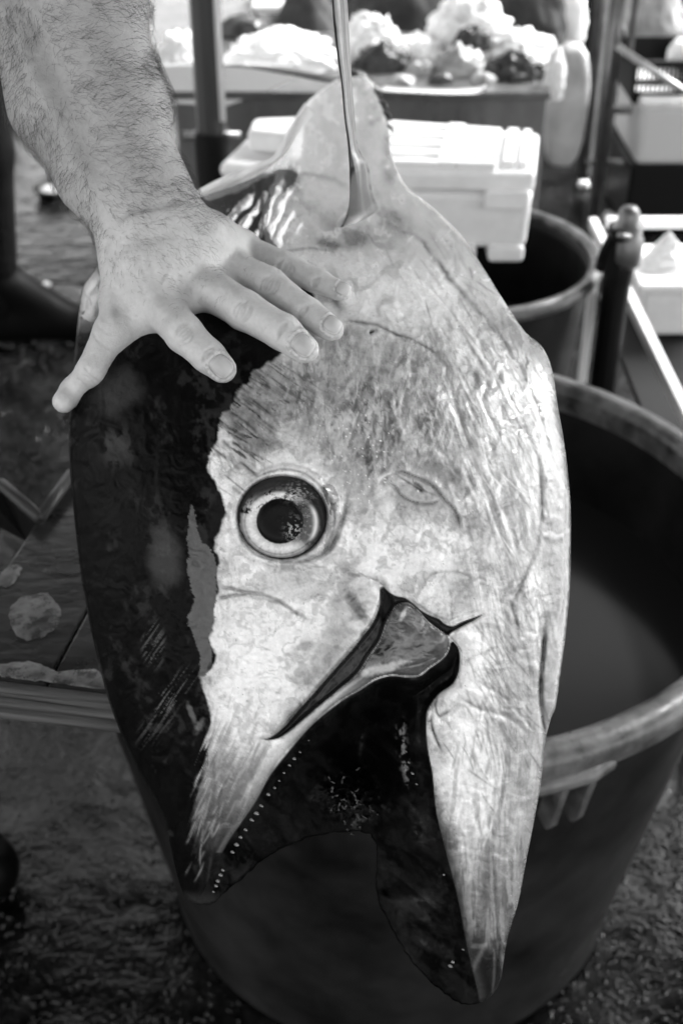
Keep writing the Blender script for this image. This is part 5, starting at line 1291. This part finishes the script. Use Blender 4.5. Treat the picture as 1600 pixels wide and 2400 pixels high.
# ---- crumpled bags, cloths and lumps
def lump(name, cx, cy, wP, hP, y, mt, label, cat, group=None, amp=.18, fr_=3.0, sub=5, sq=1.0, ry=None, parent=None, seed=0, flat=.35, z0=None, cone=0.0):
    c = aty(cx, cy, y); d = (c - CAM) @ FW
    rx = wP / 2 * d / FPX; rz = hP / 2 * d / FPX * 1.05; ry = ry or rx * .7
    if flat < .5: c = c - np.array([0, 0, .30 * rz]); rz *= 1.36; ry = min(ry, .16) if y < 4.2 else ry
    bm = bmesh.new(); bmesh.ops.create_icosphere(bm, subdivisions=sub, radius=1)
    for v in bm.verts:
        p = v.co; q = np.array([p.x, p.y, p.z])
        n = fbm(q[0] * fr_ + seed + 9, q[1] * fr_ + q[2] * fr_ * 1.3, 300 + seed, 4) - .5
        cr2 = abs(fbm(q[0] * fr_ * 1.6 + 3 * q[2], q[1] * fr_ * 1.6 + seed, 310 + seed, 3) - .5) * 2
        k = 1 + amp * 1.6 * n - amp * .5 * max(0, .25 - cr2) * 2
        x, yy, z = p.x * k, p.y * k, p.z * k
        if sq != 1.0:
            s_ = lambda t: math.copysign(abs(t) ** sq, t); x, yy, z = s_(x), s_(yy), s_(z)
        if z < -flat: z = -flat + (z + flat) * .1
        if cone: f = 1 - cone * max(-.3, z); x *= f; yy *= f
        v.co = (c[0] + x * rx, c[1] + yy * ry, c[2] + z * rz)
    o = bm_obj(name, bm, mt, parent, smooth=True)
    if label: tag(o, label, cat, group)
    return o
M_PLA = mat('white_plastic_bag', .80, .3, bump=.9, bscale=16, bdist=.04, noise=.12, nscale=20)
M_PLG = mat('grey_plastic', .30, .35, noise=.4, nscale=9, bump=.6, bscale=22, bdist=.02)
M_PLD = mat('dark_fish_cut', .012, .2, spec=.3, noise=.6, nscale=14, bump=.4, bscale=30, bdist=.01, v2=.07)
M_LUMP = mat('pale_fish_cut', .30, .3, noise=.5, nscale=14, v2=.55, bump=.4, bscale=30, bdist=.01)
M_CLOTH = mat('grey_cloth', .045, .8, spec=.2, noise=.4, nscale=6, bump=.6, bscale=9, bdist=.03)
M_COUNT = mat('counter_steel', .10, .35, metal=.2, noise=.4, nscale=5, v2=.20, stretch=(1, 1, .35), bump=.15, bscale=16, rvar=.1)
YS = 3.3
t0 = aty(884, 206, YS); ZS = t0[2]; xl = aty(400, 206, YS)[0]; xr = aty(1257, 206, YS)[0]
ct = empty('market_counter', ((xl + xr) / 2, YS, 0), 'low grey metal market counter loaded with bags and fish, behind the tuna tail', 'counter')
bm = bmesh.new(); add_box(bm, ((xl + xr) / 2, YS + .29, ZS / 2 - .012), (xr - xl, .58, ZS - .024)); bm_obj('front_panel', bm, M_COUNT, ct, bevel=.004)
bm = bmesh.new(); add_box(bm, ((xl + xr) / 2, YS + .285, ZS - .010), (xr - xl + .012, .61, .020)); bm_obj('worktop', bm, M_DSTEEL, ct, bevel=.003)
# white sheet hanging over its left corner
def sheet(name, pts, y, mt, label, cat, th=.004):
    bm = bmesh.new(); rows = []
    P_ = [aty(px, py, y) for px, py in pts]; a = [bm.verts.new(tuple(p)) for p in P_]; f = bm.faces.new(a)
    r = bmesh.ops.extrude_face_region(bm, geom=[f]); 
    for v in r['geom']:
        if isinstance(v, bmesh.types.BMVert): v.co.y += th
    bmesh.ops.recalc_face_normals(bm, faces=bm.faces)
    bmesh.ops.triangulate(bm, faces=bm.faces)
    o = bm_obj(name, bm, mt); tag(o, label, cat); return o
M_PAPER = mat('white_paper', .84, .6, bump=.3, bscale=12, bdist=.02)
sheet('paper_sheet', [(376,236),(450,240),(520,243),(600,215),(674,180),(676,150),(520,146),(372,150)], YS - .014, M_PAPER, 'white paper sheet hanging in a point over the front of the counter', 'sheet')
for a in [('paper_heap',420,160,130,150,3.5,M_PAPER,'crumpled white paper heap on the counter, left of the thick pole','paper'),
          ('paper_heap',645,128,270,100,3.55,M_PAPER,'wide white paper heap on the counter, right of the thick pole','paper'),
          ('plastic_bag',850,105,150,120,3.6,M_PLA,'arched white plastic bag behind the raised fin','bag'),
          ('plastic_bag',1075,75,190,150,3.7,M_PLA,'tallest white plastic bag on the counter, bulging like a hood','bag'),
          ('plastic_bag',955,125,150,80,3.65,M_PLA,'low crumpled white plastic bag between the two bigger bags','bag'),
          ('plastic_bag',1175,125,210,110,3.6,M_PLA,'white plastic bag trailing to the right corner of the counter','bag'),
          ('plastic_bag',1272,180,50,110,3.34,M_PLA,'end of a white plastic bag drooping over the counter corner','bag'),
          ('fish_cut',880,150,135,95,3.5,M_PLD,'dark oval fish piece in front of the arched bag','fish piece'),
          ('fish_cut',1085,92,90,52,3.52,M_PLD,'dark piece showing inside the tallest white bag','fish piece'),
          ('fish_cut',972,176,90,66,3.45,M_LUMP,'small pale lump of fish beside the dark oval piece','fish piece'),
          ('fish_cut',1050,160,125,100,3.45,M_LUMP,'larger pale grey lump of fish at the middle of the counter','fish piece'),
          ('fish_cut',1183,168,150,84,3.42,M_PLD,'flat dark fish piece at the right end of the counter','fish piece')]:
    lump(a[0], a[1], a[2], a[3], a[4], a[5], a[6], a[7], a[8], seed=a[1] % 17, amp=.34, fr_=4.2, sub=5, group={'plastic_bag': 'white bags on the counter', 'fish_cut': 'fish pieces on the counter', 'paper_heap': 'paper heaps on the counter'}[a[0]])
for cx_, cy_, wp_, hp_, yy_, mt_, lab_ in [(1012,186,56,34,3.36,M_PLD,'dark offcut between the two pale lumps at the counter edge'),(925,188,60,30,3.36,M_LUMP,'pale flat offcut at the counter edge below the dark oval piece'),(1110,186,62,36,3.36,M_LUMP,'pale offcut at the counter edge in front of the long dark piece'),(1010,110,60,60,3.7,M_PLD,'dark piece in the gap between the white bags'),(1150,95,60,70,3.72,M_PLD,'dark piece right of the tallest white bag'),(840,60,90,60,3.8,M_PLD,'dark piece behind the arched white bag'),(560,70,120,60,3.85,M_PLD,'dark piece behind the wide paper heap'),(1235,120,50,70,3.7,M_LUMP,'pale piece under the trailing bag at the right end')]:
    lump('fish_cut', cx_, cy_, wp_, hp_, yy_, mt_, lab_, 'fish piece', 'fish pieces on the counter', amp=.3, fr_=3.5, sub=4, seed=cx_ % 13)
bm = bmesh.new(); c = aty(752, 138, 3.6); add_box(bm, c, (.045, .06, .055)); add_box(bm, c + [0, 0, .031], (.05, .065, .01)); o = bm_obj('carton', bm, M_CLOTH, bevel=.003); tag(o, 'small grey carton on the counter just left of the raised fin', 'carton')
# behind the counter
lump('grey_tarp', 705, 55, 190, 190, 4.6, M_CLOTH, 'grey draped tarpaulin slope behind the paper heap', 'tarpaulin', seed=3, amp=.2, sub=4, cone=.5)
lump('grey_tarp', 925, 40, 260, 200, 5.2, M_CLOTH, 'dark grey tarpaulin bundle behind the arched bag', 'tarpaulin', seed=5, amp=.2, sub=4)
lump('net_bundle', 1205, 45, 190, 200, 4.5, M_CLOTH, 'dark hanging net bundle right of the tallest white bag', 'net', seed=8, amp=.3, sub=4)
lump('paper_heap', 1310, 40, 80, 130, 4.7, M_PAPER, 'white cloth strip behind the net bundle', 'cloth', seed=4, sub=4)
lump('plastic_sack', 1300, 245, 96, 270, 3.9, mat('pale_sack', .50, .5, noise=.25, nscale=7, bump=.6, bscale=9, bdist=.03), 'tall pale grey sack standing at the right end of the counter', 'sack', seed=6, sq=.7, amp=.10, sub=4, flat=.95)
M_STOOL = mat('white_stool', .7, .4)
st = empty('stool', aty(625, 120, 6.0) * [1, 1, 0], 'white plastic stool far behind the counter, right of the thick pole', 'stool')
s_c = aty(622, 12, 6.0)
bm = bmesh.new(); add_box(bm, s_c, (.16, .16, .03)); bm_obj('seat', bm, M_STOOL, st, bevel=.006)
for dx in (-.065, .065):
    for dy in (-.06, .06):
        bm = bmesh.new(); add_tube(bm, [(s_c[0] + dx, s_c[1] + dy, s_c[2] - .012), (s_c[0] + dx * 1.25, s_c[1] + dy * 1.2, 0)], .009, 8); bm_obj('leg', bm, M_DSTEEL, st, smooth=True)
# right background: crate, white box, chair-like stack
def crate(cx, cy, wP, hP, y, dep, label):
    c = aty(cx, cy, y); d = (c - CAM) @ FW; w_, h_ = wP * d / FPX, hP * d / FPX * 1.06
    t = empty('slotted_crate', (c[0], y, c[2] - h_ / 2), label, 'crate')
    for nm, cz, s in (('crate_floor', -h_ / 2 + .006, (w_, dep, .012)), ('crate_rim', h_ / 2 - .008, (w_ + .012, .022, .018)), ('crate_rim', -h_ / 2 + .02, (w_, .014, .03))):
        bm = bmesh.new(); add_box(bm, (c[0], y + (dep / 2 if nm == 'crate_floor' else 0), c[2] + cz), s); bm_obj(nm, bm, M_CRATE, t, bevel=.002)
    bm = bmesh.new()
    for k in range(15): add_box(bm, (c[0] - w_ / 2 + w_ * k / 14, y + .002, c[2]), (w_ * .030, .008, h_ - .02))
    add_box(bm, (c[0], y + .003, c[2]), (w_, .008, .014)); bm_obj('slatted_side', bm, M_CRATE, t)
    bm = bmesh.new()
    for s in (-1, 1): add_box(bm, (c[0] + s * w_ / 2, y + dep / 2, c[2]), (.01, dep, h_ - .03))
    add_box(bm, (c[0], y + dep, c[2]), (w_, .01, h_ - .03)); bm_obj('crate_wall', bm, M_CRATE, t)
    return c, w_, h_
wb_c = aty(1560, 300, 3.75); dW = (wb_c - CAM) @ FW
wbx = empty('storage_box', (wb_c[0], 3.75, 0), 'big white plastic box under the black slotted crate in the rack', 'box')
hb = 130 * dW / FPX * 1.06; wwid = 200 * dW / FPX
bm = bmesh.new(); add_box(bm, (wb_c[0] + .01, 3.95, wb_c[2] - .02), (wwid, .38, hb)); bm_obj('box', bm, mat('milky_plastic', .62, .35), wbx, bevel=.02, seg=3)
bm = bmesh.new(); add_box(bm, (wb_c[0] + .01, 3.95, wb_c[2] - .02 + hb / 2 + .012), (wwid + .02, .42, .03)); bm_obj('lid', bm, M_PLA, wbx, bevel=.01, seg=3)
bm = bmesh.new(); zz = wb_c[2] - .02 - hb / 2; add_box(bm, (wb_c[0], 3.95, zz / 2), (wwid * .94, .34, max(.02, zz - .004))); bm_obj('base', bm, M_CRATE, wbx, bevel=.01)
crate(1532, 190, 150, 92, 3.78, .34, 'black slotted plastic crate on top of the big white box at right')
lump('white_bag_heap', 1570, 120, 80, 60, 3.95, M_PLA, 'white bag bulging out of the black slotted crate', 'bag', seed=2, sub=4, group=None)
lump('dark_bundle', 1490, 60, 170, 190, 4.9, M_PLG, 'grey and dark bundle leaning behind the tube rack', 'bundle', seed=12, amp=.35, sub=4)
lump('dark_bundle', 1360, 60, 70, 150, 5.3, M_CRATE, 'narrow black bundle between the rack posts', 'bundle', seed=13, amp=.2, sub=4)
bm = bmesh.new(); add_tube(bm, [aty(1415, 45, 4.5), aty(1432, 95, 4.5), aty(1470, 128, 4.5), aty(1530, 128, 4.5), aty(1590, 110, 4.5)], .018, 10); o = bm_obj('hose', bm, M_CRATE, smooth=True); tag(o, 'thick black hose curving above the slotted crate', 'hose')
# white funnel-shaped bag on the small box
lump('folded_bag', 1525, 608, 120, 150, yb + .08, M_PLA, 'white peaked plastic bag standing on the small foam box at right', 'bag', seed=1, amp=.12, sub=5, cone=.75, sq=.85, flat=.62)
# scraps on the ground
k = 0
for (px, py, s, lab) in [(1465,388,30,'bright crumpled scrap on the ground under the white box'),(1338,432,20,'small pale scrap left of the slim rack post'),(1506,458,15,'pale scrap on the ground right of the rack post'),(1398,508,26,'white scrap at the foot of the rack post'),(108,664,16,'white scrap on the wet ground beside the rubber boot')]:
    c = ground(px, py); d = (c - CAM) @ FW
    bm = bmesh.new(); bmesh.ops.create_icosphere(bm, subdivisions=3, radius=1)
    for v in bm.verts:
        n = fbm(v.co.x * 2 + px, v.co.y * 2 + v.co.z * 3, 320, 3); r = s / 2 * d / FPX * (.6 + .9 * n); v.co = (c[0] + v.co.x * r * 1.3, c[1] + v.co.y * r * 1.3, max(.003, .012 + v.co.z * r))
    o = bm_obj('paper_scrap', bm, M_PAPER, smooth=True); tag(o, lab, 'scrap', 'paper scraps on the ground')
# things on the ground at left
gb = ground(127, 452); dsh = empty('shallow_bowl', gb, 'dark shallow bowl on the wet ground between the boot and forearm', 'bowl')
bm = bmesh.new(); add_lathe(bm, (gb[0], gb[1], 0), [(0, .012), (.045, .012), (.062, .035), (.068, .035), (.066, .028), (.050, .002), (0, .002)], 40); bm_obj('bowl', bm, M_CRATE, dsh, smooth=True)
bm = bmesh.new(); add_lathe(bm, (gb[0], gb[1], 0), [(0, .036), (.03, .035), (.052, .026), (.052, .024), (0, .024)], 40); bm_obj('contents', bm, M_LUMP, dsh, smooth=True)
gj = ground(14, 272); jg = empty('plastic_jug', gj, 'pale plastic jug standing on the ground at the far left', 'jug')
bm = bmesh.new(); add_lathe(bm, (gj[0], gj[1], 0), [(0, 0), (.06, 0), (.066, .01), (.066, .05), (.052, .075), (.03, .09), (.024, .10), (.024, .15), (0, .15)], 32); bm_obj('jug_body', bm, M_LUMP, jg, smooth=True)
bm = bmesh.new(); add_lathe(bm, (gj[0], gj[1], 0), [(0, .151), (.028, .151), (.028, .175), (0, .175)], 24); bm_obj('cap', bm, M_CRATE, jg, bevel=.002)
# second person at left: boot and trouser leg reach into the picture
bx2, by2 = -.90, 3.13
wm = empty('person', (bx2, by2, 0), 'person in dark trousers and black rubber boots standing at the left edge', 'person')
bd, sh, tr, P2 = figure(bx2, by2, math.radians(12), lean=.02, foff=-.24)
V, Q = bake(bd, .012, .012); np_mesh('body', V, Q, M_SKIN, wm, attrs={'paint': np.full((len(V), 2), .45)})
V, Q = bake(sh, .03, .014); np_mesh('shirt', V, Q, M_SHIRT, wm)
V, Q = bake(tr, .02, .012); np_mesh('trousers', V, Q, M_TROU, wm)
boots(P2, wm, -.24)

# ---- canopies overhead, unseen: sized to shade the fish, the outer two added as light blockers
M_SHADE_TARP = mat('shade_canopy_cloth', .06, .85, spec=.2, noise=.3, nscale=2, bump=.4, bscale=5, bdist=.03)
def canopy(x0, x1, y0, y1, z0, label, posts):
    cn = empty('shade_canopy', ((x0 + x1) / 2, (y0 + y1) / 2, z0), label, 'canopy', 'unseen shade canopies')
    bm = bmesh.new(); n = 24; gr = []
    for i in range(n + 1):
        rw = []
        for j in range(n + 1):
            u, v = i / n, j / n; x = x0 + (x1 - x0) * u; y = y0 + (y1 - y0) * v; z = z0 + .38 * min(1 - abs(2 * u - 1), 1 - abs(2 * v - 1)) - .03 * math.sin(math.pi * u) * math.sin(math.pi * v)
            rw.append(bm.verts.new((x, y, z)))
        gr.append(rw)
    for i in range(n):
        for j in range(n): bm.faces.new((gr[i][j], gr[i + 1][j], gr[i + 1][j + 1], gr[i][j + 1]))
    r = bmesh.ops.extrude_face_region(bm, geom=list(bm.faces))
    for v in r['geom']:
        if isinstance(v, bmesh.types.BMVert): v.co.z += .004
    bmesh.ops.recalc_face_normals(bm, faces=bm.faces); bm_obj('shade_canopy_cloth', bm, M_SHADE_TARP, cn, smooth=True)
    for a, b in (((x0, y0), (x1, y0)), ((x1, y0), (x1, y1)), ((x1, y1), (x0, y1)), ((x0, y1), (x0, y0))):
        bm = bmesh.new(); add_tube(bm, [(a[0], a[1], z0 - .02), (b[0], b[1], z0 - .02)], .014, 10); bm_obj('shade_canopy_edge_tube', bm, M_STEEL, cn, smooth=True)
    for (x, y), lab in zip(((x0, y0), (x1, y0), (x1, y1), (x0, y1)), posts):
        bm = bmesh.new(); add_tube(bm, [(x, y, 0), (x, y, z0 - .035)], .02, 12); bm_obj('post', bm, M_STEEL, cn, smooth=True)
canopy(-1.7, 1.66, -.7, 3.3, 2.42, 'dark cloth market canopy above the fish and tubs, out of view, sized to shade them', 'abcd')
canopy(2.0, 5.4, -.9, 3.3, 2.5, 'third dark canopy, added out of view right of the tubs to block the sun', 'abcd')
canopy(-3.2, 1.6, 6.3, 10.5, 2.7, 'second dark canopy, added out of view beyond the counter to darken ground reflections', 'abcd')

# ---- added dark building, unseen, blocking sky reflections on the ground at right
M_BLOCKER_WALL = mat('blocker_stone_wall', .10, .85, noise=.3, nscale=2, bump=.4, bscale=10)
M_GLASS = mat('blocker_window_glass', .02, .08)
bd_ = empty('blocker_building', (6.5, 15, 0), 'dark stone building added out of view to darken sky reflections on the ground', 'building')
bm = bmesh.new(); add_box(bm, (6.5, 16.5, 3.6), (15, 3, 7.2)); bm_obj('blocker_wall', bm, M_BLOCKER_WALL, bd_)
bm = bmesh.new(); add_box(bm, (6.5, 16.4, 7.35), (15.6, 3.8, .3)); bm_obj('blocker_roof', bm, M_CRATE, bd_)
for zz_ in (2.0, 5.0):
    for k in range(5):
        xx_ = .8 + 2.8 * k
        f_ = bmesh.new(); add_box(f_, (xx_, 14.97, zz_), (1.1, .10, 1.7)); fo = bm_obj('blocker_window', f_, M_STOOL, bd_)
        f_ = bmesh.new(); add_box(f_, (xx_, 14.93, zz_), (.94, .06, 1.52)); bm_obj('pane', f_, M_GLASS, fo)

# ================================================================== CAMERA, LIGHT, WORLD
cam = bpy.data.cameras.new('camera'); co = bpy.data.objects.new('camera', cam); COL.objects.link(co)
co.location = CAM; co.rotation_euler = (math.radians(90) - PITCH, 0, 0)
cam.sensor_fit = 'VERTICAL'; cam.sensor_height = 36; cam.lens = FPX / 2352 * 36; cam.clip_end = 500; cam.clip_start = .02
cam.dof.use_dof = True; cam.dof.focus_distance = .765; cam.dof.aperture_fstop = 8.5; cam.dof.aperture_blades = 0
sc.camera = co
SUN_EL, SUN_AZ = 42.0, 58.0          # azimuth measured from +y towards +x
w = bpy.data.worlds.new('World'); sc.world = w; w.use_nodes = True
nt = w.node_tree; bg = nt.nodes['Background']
sky = nt.nodes.new('ShaderNodeTexSky'); sky.sky_type = 'NISHITA'; sky.sun_disc = False
sky.sun_elevation = math.radians(SUN_EL); sky.sun_rotation = math.radians(SUN_AZ); sky.air_density = 1.0; sky.dust_density = 3.0
bw = nt.nodes.new('ShaderNodeRGBToBW'); nt.links.new(sky.outputs['Color'], bw.inputs['Color']); nt.links.new(bw.outputs['Val'], bg.inputs['Color'])
bg.inputs['Strength'].default_value = .10
sl = bpy.data.lights.new('sun', 'SUN'); so = bpy.data.objects.new('sun', sl); COL.objects.link(so)
sl.energy = 1.15; sl.angle = math.radians(22); sl.color = (1, 1, 1)
dirv = Vector((math.sin(math.radians(SUN_AZ)) * math.cos(math.radians(SUN_EL)), math.cos(math.radians(SUN_AZ)) * math.cos(math.radians(SUN_EL)), math.sin(math.radians(SUN_EL))))
so.rotation_euler = dirv.to_track_quat('Z', 'Y').to_euler(); so.location = dirv * 12
sc.view_settings.view_transform = 'Standard'; sc.view_settings.look = 'None'; sc.view_settings.gamma = 1
sc.view_settings.exposure = 3.15
sc.cycles.use_denoising = True
sc.cycles.max_bounces = 8
